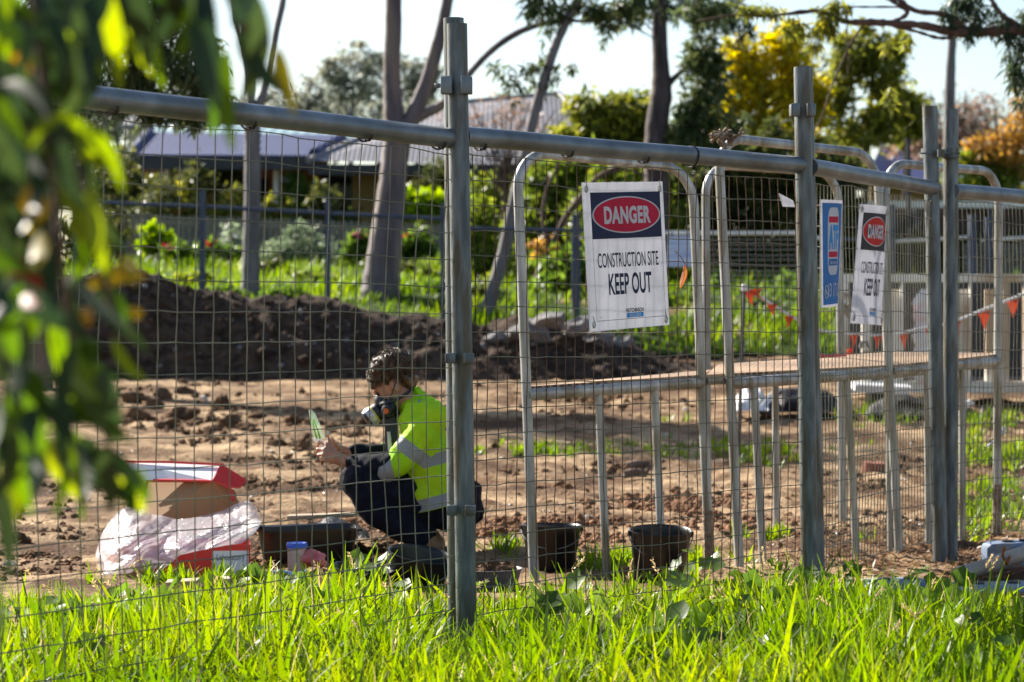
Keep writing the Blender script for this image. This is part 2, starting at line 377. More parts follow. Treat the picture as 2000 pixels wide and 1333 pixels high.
def wires(pn, sv, sh, u0, u1, bow, seed, z0=.06, z1=1.69, r=.0019, ru=None, vm='wire', sag=.012):
    rng = np.random.default_rng(seed); mv, mh = MB(), MB()
    zs = list(np.arange(z1, z0, -sh)); us = list(np.arange(u0, u1, sv))
    ph = rng.random(8) * 6
    kink = rng.normal(size=(len(us), len(zs))) * .0022; kz = rng.normal(size=(len(us), len(zs))) * .0012
    def pt(i, j, u=None):
        u = us[i] if u is None else u; z = zs[j]
        lf = max(0, 1 - (u - u0) / max(.01, (u1 - u0)))
        du = bow * math.sin(math.pi * (z - z0) / (z1 - z0)) * (.25 + .75 * lf) + .004 * math.sin(u * 5 + ph[0]) * math.sin(z * 4 + ph[1])
        dz = (sag * abs(math.sin(u * 4.1 + ph[2])) * max(0, 1 - (z1 - z) / .35)) * -1 + .0022 * math.sin(u * 5 + z * 2 + ph[3]) + .0012 * math.sin(u * 17 + z * 9 + ph[6])
        off = .012 * math.sin(u * 3.3 + ph[4]) * math.sin(z * 2.7 + ph[5])
        return pn.at(u + du + kink[i, j], z + dz + kz[i, j], off)
    for i in range(len(us)):
        mv.tube([pt(i, j) for j in range(len(zs))], r, 5, caps=False)
    for j in range(len(zs)):
        path = [pn.at(u0 - .045, zs[j] + .002)] + [pt(i, j) + pn.n * .0035 for i in range(len(us))] + [pn.at(u1 + .03, zs[j] + .002)]
        mh.tube(path, r, 5, caps=False)
    return mv, mh
def post(mb, xt, yt, xb, yb, q, r=.0345, n=20, off=(0, 0, 0)):
    a = P(xt, yt, q); b = P(xb, yb, q); b = b + (b - a) * ((b.z + .12) / (a.z - b.z)) * (-1 if False else 1)
    o = Vector(off); mb.tube([a + o, a + o + (b - a) * .33, a + o + (b - a) * .66, b + o], r, n)
    return mb
def tie(mb, pn, u, z, r, tail=True):
    c = pn.at(u, z); pts = []
    for k in range(15):
        a = 2 * math.pi * k / 14 if not tail else math.pi * (1.15 + .7 * k / 14); pts.append(c + pn.n * (math.cos(a) * r) + Vector((0, 0, math.sin(a) * r * 1.05 - .004)) + pn.d * (.003 * math.sin(a * 2)))
    mb.tube(pts, .0035, 5)
    if tail: mb.tube([c + Vector((0, 0, -r)), c + pn.d * .012 + Vector((0, 0, -r - .004)) + pn.n * .01, c + pn.d * .04 + Vector((0, 0, -r + .035)) + pn.n * .028], .003, 5)
def rail_bm(pn, u0, u1, z, r=.034):
    mb = MB(); n = 24
    mb.tube([pn.at(u0 + (u1 - u0) * k / n, z + .0012 * math.sin(k * .5), .0) for k in range(n + 1)], r, 20); return mb
def clamp_bm(p, q, w=.085, h=.058, bolt=True):
    mb = MB(); c = Vector(p)
    for sx in (-1, 1): mb.box(c + Vector((sx * w * .36, -.036, 0)), (w * .36, .012, h))
    mb.box(c + Vector((0, .036, 0)), (w + .016, .008, h * .9))
    for sx in (-1, 1): mb.box(c + Vector((sx * (w * .5 + .006), -.005, 0)), (.008, .072, h * .92))
    if bolt: mb.tube([c + Vector((-w * .5 - .03, -.01, 0)), c + Vector((-w * .5, -.01, 0))], .008, 8)
    return mb
RZ = 1.735
f1 = empty('mesh_fence_panel', p1.a, 'square mesh fence panel with grey wires between the leaves and the first thick post', 'fence panel', 'mesh fence panels in a line')
rail_bm(p1, .01, p1.L - .0, RZ).build('top_rail', M['rail'], f1)
mv, mh = wires(p1, .0785, .0905, .05, p1.L - .055, -.055, 5)
nvv = len(mv.v); mv.f += [tuple(i + nvv for i in f) for f in mh.f]; mv.v += mh.v; mv.m += mh.m
mv.build('wire_mesh', M['wire'], f1, fix=False)
m_ = MB(); post(m_, 886, 36, 895, 1270, 10.44); m_.build('post', M['galv'], f1)
for x in (485, 712, 856, 215):
    m_ = MB(); tie(m_, p1, p1.u_of(x), RZ, .037); m_.build('cable_tie', M['blacktie'], f1)
f2 = empty('mesh_fence_panel', p2.a, 'mesh fence panel with rusty upright wires, carrying the larger danger sign', 'fence panel', 'mesh fence panels in a line')
rail_bm(p2, .02, p2.L - .02, RZ + .01).build('top_rail', M['rail'], f2)
mv, mh = wires(p2, .0535, .0868, .07, p2.L - .05, .010, 8, r=.0019)
mv.build('upright_wires', M['rustwire'], f2, fix=False); mh.build('cross_wires', M['wire'], f2, fix=False)
m_ = MB(); post(m_, 892.5, 47, 912, 1272, 10.36); m_.build('post', M['galv'], f2)
m_ = MB(); post(m_, 1567, 132, 1582, 1170, 12.28); m_.build('post', M['galv'], f2)
for x in (937, 1107, 1256, 1350):
    m_ = MB(); tie(m_, p2, p2.u_of(x), RZ + .01, .037, tail=x != 1350); m_.build('cable_tie', M['blacktie'], f2)
c1 = P(892, 168, 10.30); clamp_bm(c1, 10.3).build('clamp', M['rail'], f2, bevel=.002)
c1 = P(901, 996, 10.30); clamp_bm(c1, 10.3, w=.075, h=.035, bolt=False).build('clamp', M['galv'], f2, bevel=.002)
c1 = P(898, 700, 10.30); clamp_bm(c1, 10.3, w=.075, h=.035, bolt=False).build('clamp', M['galv'], f2, bevel=.002)
f3 = empty('mesh_fence_panel', p3.a, 'mesh fence panel holding the blue sign and the narrow danger sign', 'fence panel', 'mesh fence panels in a line')
rail_bm(p3, .0, p3.L - .0, RZ + .005).build('top_rail', M['rail'], f3)
mv, mh = wires(p3, .041, .087, .05, p3.L - .05, .012, 12)
nvv = len(mv.v); mv.f += [tuple(i + nvv for i in f) for f in mh.f]; mv.v += mh.v; mv.m += mh.m
mv.build('wire_mesh', M['wire'], f3, fix=False)
m_ = MB(); post(m_, 1569, 131, 1595, 1172, 12.40, r=.037); m_.build('post', M['galv'], f3)
m_ = MB(); post(m_, 1816, 208, 1837, 1108, 14.2); m_.build('post', M['galv'], f3)
clamp_bm(P(1567, 216, 12.2), 12.2, w=.078, h=.05, bolt=False).build('clamp', M['galv'], f3, bevel=.002)
f4 = empty('mesh_fence_panel', p4.a, 'mesh fence panel furthest right, starting from the rightmost post', 'fence panel', 'mesh fence panels in a line')
rail_bm(p4, .02, p4.L - .02, RZ - .005).build('top_rail', M['rail'], f4)
mv, mh = wires(p4, .039, .087, .05, p4.L - .05, .02, 15)
nvv = len(mv.v); mv.f += [tuple(i + nvv for i in f) for f in mh.f]; mv.v += mh.v; mv.m += mh.m
mv.build('wire_mesh', M['wire'], f4, fix=False)
m_ = MB(); post(m_, 1857.5, 215, 1856, 1106, 14.3); m_.build('post', M['galv'], f4)
m_ = MB(); c = P(1837, 300, 14.16)
m_.tube([P(1798, 300, 14.14), P(1876, 300, 14.14)], .004, 6)
for x in (1816, 1857):
    cc = P(x, 300, 14.25); m_.tube([cc + Vector((0, 0, -.022)), cc + Vector((0, 0, .022))], .040, 20)
m_.box(P(1837, 300, 14.12), (.03, .05, .035)); m_.build('clamp', M['galv'], f4)

# ------------------------------------------------------------------ signs
def text_polys(s, bold=0.0, space=1.0):
    cu = bpy.data.curves.new('t', 'FONT'); cu.body = s; cu.offset = bold; cu.space_character = space; cu.resolution_u = 5
    o = bpy.data.objects.new('t', cu); COL.objects.link(o); dg = bpy.context.evaluated_depsgraph_get(); dg.update()
    me = bpy.data.meshes.new_from_object(o.evaluated_get(dg)); v = np.zeros(len(me.vertices) * 3); me.vertices.foreach_get('co', v); v = v.reshape(-1, 3)
    fs = [tuple(p.vertices) for p in me.polygons]; bpy.data.objects.remove(o); bpy.data.curves.remove(cu); bpy.data.meshes.remove(me)
    return v, fs
class SignQuad:
    """(s, t) in 0..1 from the top left corner -> point on the board, off metres in front"""
    def __init__(s, pn, tl, tr, br, bl, off=.012, bulge=.0):
        s.c = [pn.hit(*p, off) for p in (tl, tr, br, bl)]; s.n = pn.n; s.b = bulge
    def __call__(s, u, t, off=0):
        a, b, c, d = s.c
        return a * ((1 - u) * (1 - t)) + b * (u * (1 - t)) + c * (u * t) + d * ((1 - u) * t) + s.n * (off + s.b * math.sin(math.pi * min(1, max(0, u))))
    def board(s, name, m, parent, th=.004, n=10):
        mb = MB(); 
        fr = [[s(i / n, j / n, 0) for i in range(n + 1)] for j in range(n + 1)]; bk = [[p - s.n * th for p in r] for r in fr]
        idx = lambda i, j: j * (n + 1) + i; N = (n + 1) ** 2
        vs = [p for r in fr for p in r] + [p for r in bk for p in r]
        fs = [(idx(i, j), idx(i, j + 1), idx(i + 1, j + 1), idx(i + 1, j)) for i in range(n) for j in range(n)]
        fs += [tuple(N + k for k in reversed(f)) for f in fs]
        ring = [idx(i, 0) for i in range(n)] + [idx(n, j) for j in range(n)] + [idx(n - i, n) for i in range(n)] + [idx(0, n - j) for j in range(n)]
        fs += [(ring[k], ring[(k + 1) % len(ring)], N + ring[(k + 1) % len(ring)], N + ring[k]) for k in range(len(ring))]
        return mb.add(vs, fs).build(name, m, parent, smooth=False)
    def poly(s, name, pts, m, parent, off=.001):
        mb = MB(); P_ = [s(u, t, off) for u, t in pts]
        if len(pts) > 4:
            c = s(sum(p[0] for p in pts) / len(pts), sum(p[1] for p in pts) / len(pts), off)
            mb.add([c] + P_, [(0, i + 1, (i + 1) % len(pts) + 1) for i in range(len(pts))])
        else: mb.add(P_, [tuple(range(len(pts)))])
        return mb.build(name, m, parent, smooth=False, fix=False)
    def rect(s, name, u0, t0, u1, t1, m, parent, off=.001, n=8):
        mb = MB(); vs = []; fs = []
        for i in range(n + 1): vs += [s(u0 + (u1 - u0) * i / n, t0, off), s(u0 + (u1 - u0) * i / n, t1, off)]
        for i in range(n): fs.append((2 * i, 2 * i + 1, 2 * i + 3, 2 * i + 2))
        return mb.add(vs, fs).build(name, m, parent, smooth=False, fix=False)
    def text(s, name, txt, u0, t0, u1, t1, m, parent, off=.002, bold=0.0, slope=0.0, space=1.0):
        v, fs = text_polys(txt, bold, space); lo = v.min(0); hi = v.max(0)
        vs = [s(u0 + (u1 - u0) * (a - lo[0]) / (hi[0] - lo[0]), t1 - (t1 - t0) * (b - lo[1]) / (hi[1] - lo[1]) + slope * (a - lo[0]) / (hi[0] - lo[0]), off) for a, b, _ in v]
        return MB().add(vs, fs).build(name, m, parent, smooth=False, fix=False)
def sheet_mat(name, c1, trans=.35):
    m, N, L, b = new_mat(name); tc = N.new('ShaderNodeTexCoord'); nz = N.new('ShaderNodeTexNoise'); nz.inputs['Scale'].default_value = 9; nz.inputs['Detail'].default_value = 8
    L.new(tc.outputs['Object'], nz.inputs['Vector']); r = N.new('ShaderNodeValToRGB'); r.color_ramp.elements[0].position = .3; r.color_ramp.elements[1].position = .62
    r.color_ramp.elements[0].color = (*[v * .86 for v in c1], 1); r.color_ramp.elements[1].color = (*c1, 1); L.new(nz.outputs[0], r.inputs[0]); L.new(r.outputs[0], b.inputs['Base Color'])
    b.inputs['Roughness'].default_value = .62; b.inputs['Specular IOR Level'].default_value = .22
    tr = N.new('ShaderNodeBsdfTranslucent'); L.new(r.outputs[0], tr.inputs['Color']); mx = N.new('ShaderNodeMixShader'); mx.inputs[0].default_value = trans
    L.new(b.outputs[0], mx.inputs[1]); L.new(tr.outputs[0], mx.inputs[2]); L.new(mx.outputs[0], N['Material Output'].inputs['Surface']); return m
M['signwhite'] = sheet_mat('sign_white', (.76, .755, .79), .30)
M['signink'] = sheet_mat('sign_ink', (.022, .030, .072), .1)
M['signink2'] = sheet_mat('sign_charcoal', (.035, .030, .035), .1)
M['signred'] = sheet_mat('sign_red', (.72, .03, .085), .35)
M['signred2'] = sheet_mat('sign_bright_red', (.76, .04, .03), .35)
M['signblue'] = sheet_mat('sign_blue', (.045, .19, .48), .25)
M['signsky'] = sheet_mat('sign_sky_blue', (.04, .34, .74), .2)
M['eyelet'] = mat('eyelet_steel', (.35, .34, .31), (.55, .54, .5), rough=.3, metal=.9)
def danger_sign(sq, label, ink, red, narrow=False):
    c = (sq.c[0] + sq.c[1] + sq.c[2] + sq.c[3]) / 4
    e = empty('danger_sign', c, label, 'sign', 'danger signs on the fence')
    sq.board('board', M['signwhite'], e)
    sq.rect('header', .085, .068, .955, .382, ink, e, .001)
    el = lambda a, b, n=56: [(.52 + a * math.cos(2 * math.pi * k / n), .222 + b * math.sin(2 * math.pi * k / n)) for k in range(n)]
    sq.poly('oval_rim', el(.425, .126), M['signwhite'], e, .0018)
    sq.poly('oval', el(.407, .1175), red, e, .0026)
    sq.text('danger_lettering', 'DANGER', .235, .163, .815, .284, M['signwhite'], e, .0036, bold=.045, space=1.08)
    for (a, b, c_, d) in ((.085, .382, .088, .935), (.952, .382, .955, .935), (.085, .932, .955, .935)): sq.rect('border_line', a, b, c_, d, M['signink2'], e, .001)
    sq.text('site_lettering', 'CONSTRUCTION SITE', .135, .478, .895, .578, M['signink'], e, .001, bold=.008)
    sq.text('warning_lettering', 'KEEP OUT', .255, .618, .795, .765, M['signink'], e, .001, bold=.022)
    sq.text('builder_lettering', 'HUTCHINSON', .455, .862, .675, .890, M['signink2'], e, .001, bold=.03)
    sq.rect('builder_strip', .46, .894, .672, .926, M['signsky'], e, .001)
    sq.text('builder_strip_lettering', 'BUILDERS', .495, .899, .637, .921, M['signwhite'], e, .0016, bold=.02)
    sq.text('printer_mark', 'signs', .12, .906, .15, .912, M['signink2'], e, .001)
    for (u, t) in ((.04, .045), (.955, .05), (.045, .955), (.955, .96)):
        mb = MB(); cc = sq(u, t, .003); d1 = (sq(u + .01, t) - sq(u, t)).normalized()
        mb.tube([cc + d1 * (.007 * math.cos(a)) + Vector((0, 0, .011 * math.sin(a))) for a in np.linspace(0, 2 * math.pi, 13)], .0025, 5)
        mb.tube([cc + Vector((0, 0, .03)) + d1 * -.006, cc + sq.n * .006, cc + Vector((0, 0, -.004)) - sq.n * .02], .0022, 5)
        mb.build('eyelet', M['eyelet'], e)
    return e
danger_sign(SignQuad(p2, (1137, 357), (1294, 355), (1307.5, 635), (1153, 648.5)), 'large white danger sign, DANGER in a red oval, on the rusty fence panel', M['signink'], M['signred'])
danger_sign(SignQuad(p3, (1681, 399), (1732.5, 404), (1722, 636), (1662, 632), bulge=.015), 'narrower steeply angled danger sign to the right of the blue sign', M['signink2'], M['signred2'])
bs = SignQuad(p3, (1603, 390), (1645.5, 392), (1636.5, 598), (1605.5, 602), bulge=.01)
eb = empty('fencing_hire_sign', (bs.c[0] + bs.c[2]) / 2, 'blue sign with white lozenge and ATF lettering beside the second thick post', 'sign')
bs.board('board', M['signwhite'], eb); bs.rect('blue_field', .045, .03, .955, .975, M['signblue'], eb, .001)
loz = [(.5 + .27 * math.copysign(abs(math.cos(a)) ** .35, math.cos(a)), .385 + .315 * math.copysign(abs(math.sin(a)) ** .55, math.sin(a))) for a in np.linspace(0, 2 * math.pi, 48, endpoint=False)]
bs.poly('white_lozenge', loz, M['signwhite'], eb, .0018)
bs.rect('red_bar', .275, .155, .725, .212, M['signred'], eb, .0026); bs.rect('red_bar', .275, .482, .725, .535, M['signred'], eb, .0026)
bs.text('brand_lettering', 'ATF', .27, .232, .73, .462, M['signsky'], eb, .0026, bold=.05)
bs.rect('service_strip', .275, .55, .725, .612, M['signblue'], eb, .0026); bs.text('service_lettering', 'Services', .33, .565, .67, .598, M['signwhite'], eb, .0034)
bs.text('phone_lettering', '13 17 12', .27, .775, .92, .905, M['signwhite'], eb, .0018, bold=.01)
ring = [(.17 + .07 * math.cos(a), .855 + .06 * math.sin(a)) for a in np.linspace(0, 2 * math.pi, 25)]
mb = MB(); mb.tube([bs(u, t, .003) for u, t in ring], .0018, 4); mb.tube([bs(.13, .83, .003), bs(.16, .87, .003), bs(.21, .875, .003)], .003, 4); mb.build('phone_symbol', M['signwhite'], eb)
# tag and dead leaf on the rusty panel
tq = SignQuad(p2, (1522, 378), (1549, 392), (1553, 405), (1530, 404), off=.01)
tg = tq.board('paper_tag', M['signwhite'], None); tag(tg, 'small crumpled white tag wired to the mesh beside the second thick post', 'tag')
dl = empty('dead_leaf', p2.hit(1335, 540, .02), 'curled orange dead leaf hanging on a rusty upright wire right of the danger sign', 'leaf')
mb = MB(); pa = [p2.hit(x, y, .015) for x, y in ((1318, 490), (1330, 502), (1338, 516), (1338, 525))]; mb.tube(pa, .0018, 5)
mb.build('stalk', M['mudtube'], dl)
V_ = []; 
for k in range(9):
    t = k / 8; y = 518 + 48 * t; hw = 5.5 * math.sin(math.pi * min(1, .08 + .9 * t)); xc = 1337 - 6 * t + 2 * math.sin(t * 5)
    V_ += [p2.hit(xc - hw, y, .02), p2.hit(xc, y, .034), p2.hit(xc + hw, y, .02)]
mb = MB(); mb.add(V_, [(3 * i + j, 3 * i + j + 1, 3 * i + j + 4, 3 * i + j + 3) for i in range(8) for j in range(2)])
M['deadleaf'] = sheet_mat('dead_orange_leaf', (.42, .13, .025), .5); mb.build('blade', M['deadleaf'], dl, fix=False)

# ------------------------------------------------------------------ hoop frames and perforated decks
def hoop_frame(xa, qa, xb, qb, ytl, ytr, mid_a, mid_b, legs, label, lean=(40, 40), r=.0215, mid=True, muddy=()):
    """left leg at top pixel xa (depth qa), right leg xb; lean = pixels the leg foot moves right; legs: fractions of balusters"""
    A = P(xa, ytl, qa); B = P(xb, ytr, qb)
    fa = P(xa + lean[0], 1000, qa); fa.z = -.05; fb = P(xb + lean[1], 1000, qb); fb.z = float(gzq(qb)) - .05
    e = empty('hoop_frame', Vector((fa.x, fa.y, 0)), label, 'frame', 'white pipe hoop frames behind the fence')
    rc = .16; dh = (B - A).normalized(); la = (fa - A).normalized(); lb = (fb - B).normalized()
    pts = [fa]; n = 8
    for k in range(n + 1):
        t = math.pi / 2 * k / n; pts.append(A + dh * (rc * (1 - math.sin(t)) * 0 + rc * (1 - math.cos(t))) + la * (rc * (1 - math.sin(t))))
    for k in range(n + 1):
        t = math.pi / 2 * k / n; pts.append(B - dh * (rc * (1 - math.sin(t))) + lb * (rc * (1 - math.cos(t))))
    pts.append(fb)
    MB().tube(pts, r, 14).build('hoop', M['hoop'], e)
    onA = lambda z: A + (fa - A) * ((A.z - z) / (A.z - fa.z)); onB = lambda z: B + (fb - B) * ((B.z - z) / (B.z - fb.z))
    za = P(0, mid_a, qa).z; zb = P(0, mid_b, qb).z
    if mid:
        a = onA(za); b = onB(zb); MB().tube([a, b], r * 1.25, 14).build('middle_rail', M['hoop'], e)
        for i, f in enumerate(legs):
            t = a + (b - a) * f; g = fa + (fb - fa) * f; MB().tube([t + Vector((0, 0, -.01)), (t + g) / 2, g], r * .85, 12).build('baluster', M['hoop'], e)
    for (side, z0, z1) in muddy:
        g = (onA if side == 'a' else onB); rng = np.random.default_rng(3)
        ps = [g(z0 + (z1 - z0) * k / 10) for k in range(11)]
        MB().tube(ps, [r + .001 + .005 * rng.random() for _ in ps], 10).build('mud_smear', M['mudtube'], e)
    return e, onA(za), onB(zb), A, B
h1 = hoop_frame(1009, 13.2, 1352, 13.85, 296, 330, 772, 748, (.40, .72), 'white hoop frame furthest left, behind the large danger sign', lean=(36, 36), muddy=(('b', .04, .28),))
h3 = hoop_frame(1402, 13.9, 1712, 14.8, 268, 302, 750, 728, (.14, .46, .72), 'tallest white hoop frame with mud and dead stalks caught on its top corner', lean=(44, 46))
h4 = hoop_frame(1728, 14.85, 1951, 15.75, 318, 336, 730, 706, (.34, .66), 'white hoop frame furthest right, behind the pair of joined posts', lean=(14, -4), muddy=(('b', .0, .30),))
h2 = hoop_frame(1378, 16.0, 1637, 16.7, 322, 338, 742, 722, (.5,), 'white hoop frame of the back row, standing behind the tallest hoop frame', lean=(4, 10))
def stalks(c, n, rad, seed, m, name, label, cat):
    rng = np.random.default_rng(seed); mb = MB()
    for _ in range(n):
        p = Vector(c) + Vector((rng.normal() * rad[0], rng.normal() * rad[1], rng.normal() * rad[2])); d = Vector(rng.normal(size=3)); d.z *= .5; d.normalize()
        L = .012 + .035 * rng.random(); mb.tube([p, p + d * L * .5 + Vector((0, 0, .006)), p + d * L], .004 + .006 * rng.random(), 5)
    o = mb.build(name, m); tag(o, label, cat)
stalks(P(1412, 268, 13.86), 60, (.03, .016, .007), 3, M['mudtube'], 'stalk_clump', 'brown clump of mud and dead stalks on the corner of the tallest hoop frame', 'dead stalks')
def perf_mat():
    m, N, L, b = new_mat('perforated_tan_deck'); tc = N.new('ShaderNodeTexCoord'); mp = N.new('ShaderNodeMapping'); L.new(tc.outputs['Object'], mp.inputs[0])
    mp.inputs['Rotation'].default_value = (0, 0, -.6)
    vo = N.new('ShaderNodeTexVoronoi'); vo.inputs['Scale'].default_value = 26; vo.inputs['Randomness'].default_value = .12; L.new(mp.outputs[0], vo.inputs['Vector'])
    r = N.new('ShaderNodeValToRGB'); r.color_ramp.elements[0].position = .25; r.color_ramp.elements[0].color = (.07, .04, .025, 1); r.color_ramp.elements[1].position = .48; r.color_ramp.elements[1].color = (.36, .235, .14, 1)
    L.new(vo.outputs['Distance'], r.inputs[0]); L.new(r.outputs[0], b.inputs['Base Color']); b.inputs['Roughness'].default_value = .65
    bp = N.new('ShaderNodeBump'); bp.inputs['Strength'].default_value = .8; bp.inputs['Distance'].default_value = .006; L.new(vo.outputs['Distance'], bp.inputs['Height']); L.new(bp.outputs[0], b.inputs['Normal'])
    return m
M['perf'] = perf_mat()
def deck(fl, fr, br, bl, label):
    pts = [Vector(p) for p in (fl, fr, br, bl)]
    e = empty('deck_panel', sum(pts, Vector()) / 4, label, 'deck panel', 'perforated deck panels on the hoop frames')
    MB().prism(pts, (0, 0, -.012)).build('perforated_sheet', M['perf'], e, smooth=False)
    mb = MB()
    for a, b in ((0, 1), (1, 2), (2, 3), (3, 0)): mb.tube([pts[a] + Vector((0, 0, -.03)), pts[b] + Vector((0, 0, -.03))], .018, 8)
    mb.build('frame', M['hoop'], e)
up = Vector((0, 0, .036)); bk = Vector((.16, 1.05, 0))
def zset(v, z): v = Vector(v); v.z = z; return v
a1, b1 = h1[1] + up, h1[2] + up; a3, b3 = h3[1] + up, h3[2] + up; a4, b4 = h4[1] + up, h4[2] + up
def rz(v, k): return v + Vector((0, 0, k))
deck(a1, b1, rz(b1 + bk * .6, .012), a1 + bk * .2, 'perforated tan deck panel at left of the row, its sunlit top narrowing to a point')
deck(b1 + Vector((.02, 0, 0)), b3, rz(b3 + bk * .75, .055), rz(b1 + Vector((.02, 0, 0)) + bk * .75, .035), 'perforated tan deck panel behind the second thick post')
deck(b3 + Vector((.02, 0, 0)), b4, rz(b4 + bk * .6, .0), rz(b3 + Vector((.02, 0, 0)) + bk * .75, .055), 'perforated tan deck panel at right under the skip, behind the joined posts')
# rods lying on the decks
q_ = 15.6
mb = MB(); mb.tube([P(1486, 708, 15.1), P(1560, 705, 15.2), P(1650, 703, 15.3)], .012, 10); tag(mb.build('garden_pole', mat('dark_green_plastic', (.012, .03, .022), rough=.35)), 'dark green pole lying across the deck behind the second thick post', 'pole')
mb = MB(); mb.tube([P(1596, 697, 15.3), P(1650, 697, 15.4)], .011, 10); tag(mb.build('marker_rod', mat('red_plastic', (.50, .03, .025), rough=.4)), 'short red rod lying on the deck beside the second thick post', 'rod')

# ------------------------------------------------------------------ houses beyond the lawn
def corr_mat(name, c1, c2, ang=0, scale=26):
    m, N, L, b = new_mat(name); tc = N.new('ShaderNodeTexCoord'); mp = N.new('ShaderNodeMapping'); mp.inputs['Rotation'].default_value = (0, 0, ang); L.new(tc.outputs['Object'], mp.inputs[0])
    wv = N.new('ShaderNodeTexWave'); wv.bands_direction = 'X'; wv.inputs['Scale'].default_value = scale; L.new(mp.outputs[0], wv.inputs['Vector'])
    nz = N.new('ShaderNodeTexNoise'); nz.inputs['Scale'].default_value = 3; nz.inputs['Detail'].default_value = 8; L.new(tc.outputs['Object'], nz.inputs['Vector'])
    mx = N.new('ShaderNodeMix'); mx.data_type = 'RGBA'; mx.inputs[6].default_value = (*c1, 1); mx.inputs[7].default_value = (*c2, 1); L.new(nz.outputs[0], mx.inputs[0])
    L.new(mx.outputs[2], b.inputs['Base Color']); b.inputs['Roughness'].default_value = .6; b.inputs['Specular IOR Level'].default_value = .25
    bp = N.new('ShaderNodeBump'); bp.inputs['Strength'].default_value = .6; bp.inputs['Distance'].default_value = .02; L.new(wv.outputs[0], bp.inputs['Height']); L.new(bp.outputs[0], b.inputs['Normal']); return m
M['roofgrey'] = corr_mat('grey_ribbed_roof', (.15, .145, .16), (.22, .215, .235), 0, 3.4)
M['roofblue'] = corr_mat('blue_ribbed_roof', (.008, .018, .085), (.014, .030, .125), 0, 3.6)
M['roofteal'] = corr_mat('teal_roof', (.16, .26, .30), (.22, .33, .37), 0, 1.3)
M['brick'] = mat('tan_brick', (.26, .17, .07), (.36, .25, .11), rough=.9, scale=18, stretch=(1, 1, 4))
M['brickred'] = mat('orange_brick', (.22, .075, .03), (.32, .12, .05), rough=.9, scale=18, stretch=(1, 1, 4))
M['gutter'] = mat('dark_gutter', (.012, .013, .02), (.025, .026, .035), rough=.5)
M['darkglass'] = mat('dark_window_glass', (.012, .014, .018), (.022, .024, .03), rough=.08)
M['cream'] = mat('cream_paint', (.70, .67, .60), (.82, .79, .72), rough=.6, scale=5, c3=(.45, .34, .22), s3=1.3)
M['roller'] = mat('brown_roller_door', (.035, .020, .019), (.055, .034, .030), rough=.7, scale=4, stretch=(1, 1, 12))
def roof_slab(pts, th=.10): return MB().prism(pts, (0, 0, -th))
e = empty('house', P(840, 470, 60), 'tan brick house with grey ribbed hip roof behind the forked tree', 'house')
R = e
ev0, ev1 = P(603, 314, 58), P(1218, 328, 58); rd0, rd1 = P(860, 205, 64), P(1092, 184, 64); bk0, bk1 = P(640, 300, 71), P(1240, 300, 71)
MB().add([ev0, ev1, rd1, rd0], [(0, 1, 2, 3)]).add([ev1, bk1, rd1], [(0, 1, 2)]).add([ev0, rd0, bk0], [(0, 1, 2)]).add([bk0, rd0, rd1, bk1], [(0, 1, 2, 3)]).build('roof', M['roofgrey'], e, smooth=False)
mb = MB(); mb.tube([ev0, rd0], .07, 6); mb.tube([rd0, rd1], .07, 6); mb.tube([rd1, ev1], .07, 6); mb.build('ridge_capping', M['roofgrey'], e)
mb = MB(); mb.box((ev0 + ev1) / 2 + Vector((0, .02, -.10)), ((ev1 - ev0).length, .16, .19)); mb.build('gutter', M['gutter'], e, smooth=False)
zb = 1.9
def wall_px(x0, x1, y0, q, name, m, parent, th=.2, zb=zb):
    a = P(x0, y0, q); b = P(x1, y0, q); MB().box(((a.x + b.x) / 2, a.y + th / 2, (a.z + zb) / 2), (b.x - a.x, th, a.z - zb)).build(name, m, parent, smooth=False)
wall_px(688, 780, 322, 59.5, 'wall', M['brick'], e); wall_px(780, 1200, 322, 59.8, 'wall', M['brick'], e)
wall_px(628, 688, 324, 60.2, 'doorway', M['darkglass'], e)
wall_px(840, 920, 345, 59.6, 'window', M['darkglass'], e, zb=P(0, 430, 59.6).z); wall_px(985, 1060, 340, 59.6, 'window', M['darkglass'], e, zb=P(0, 430, 59.6).z)
e = empty('veranda', P(450, 470, 60), 'long veranda with blue ribbed roof and white post, left of the tan house', 'veranda')
a, b, c, d = P(262, 302, 58.5), P(618, 304, 58.5), P(655, 264, 62), P(292, 258, 62)
roof_slab([a, b, c, d]).build('roof', M['roofblue'], e, smooth=False)
MB().tube([P(256, 303, 58.5), P(292, 256, 62)], .09, 8).build('barge_cap', M['roofblue'], e); MB().tube([P(612, 300, 58.4), P(668, 268, 61)], .1, 8).build('valley_cap', M['roofblue'], e)
MB().box((a + b) / 2 + Vector((0, 0, -.16)), ((b - a).length, .14, .24)).build('gutter', M['gutter'], e, smooth=False)
t0, t1, t2, t3 = P(300, 260, 62.2), P(690, 270, 62.2), P(690, 240, 66), P(300, 232, 66); roof_slab([t0, t1, t2, t3]).build('upper_roof', M['roofteal'], e, smooth=False)
wall_px(180, 640, 300, 63, 'wall', M['brickred'], e); wall_px(430, 520, 350, 62.9, 'window', M['darkglass'], e, zb=P(0, 420, 62.9).z); wall_px(300, 400, 340, 62.9, 'window', M['darkglass'], e, zb=P(0, 440, 62.9).z)
wall_px(425, 495, 362, 60.5, 'low_wall', M['brick'], e)
MB().tube([P(541, 310, 59), P(541, 440, 59)], .07, 8).build('post', M['cream'], e); MB().tube([P(330, 310, 59), P(330, 440, 59)], .07, 8).build('post', M['cream'], e)
e = empty('house', P(300, 300, 85), 'pale far house wall glimpsed above the blue veranda roof at left', 'house')
wall_px(250, 420, 240, 80, 'wall', M['cream'], e); MB().prism([P(235, 244, 79), P(440, 244, 79), P(400, 215, 84), P(270, 215, 84)], (0, 0, -.1)).build('roof', M['roofgrey'], e, smooth=False)
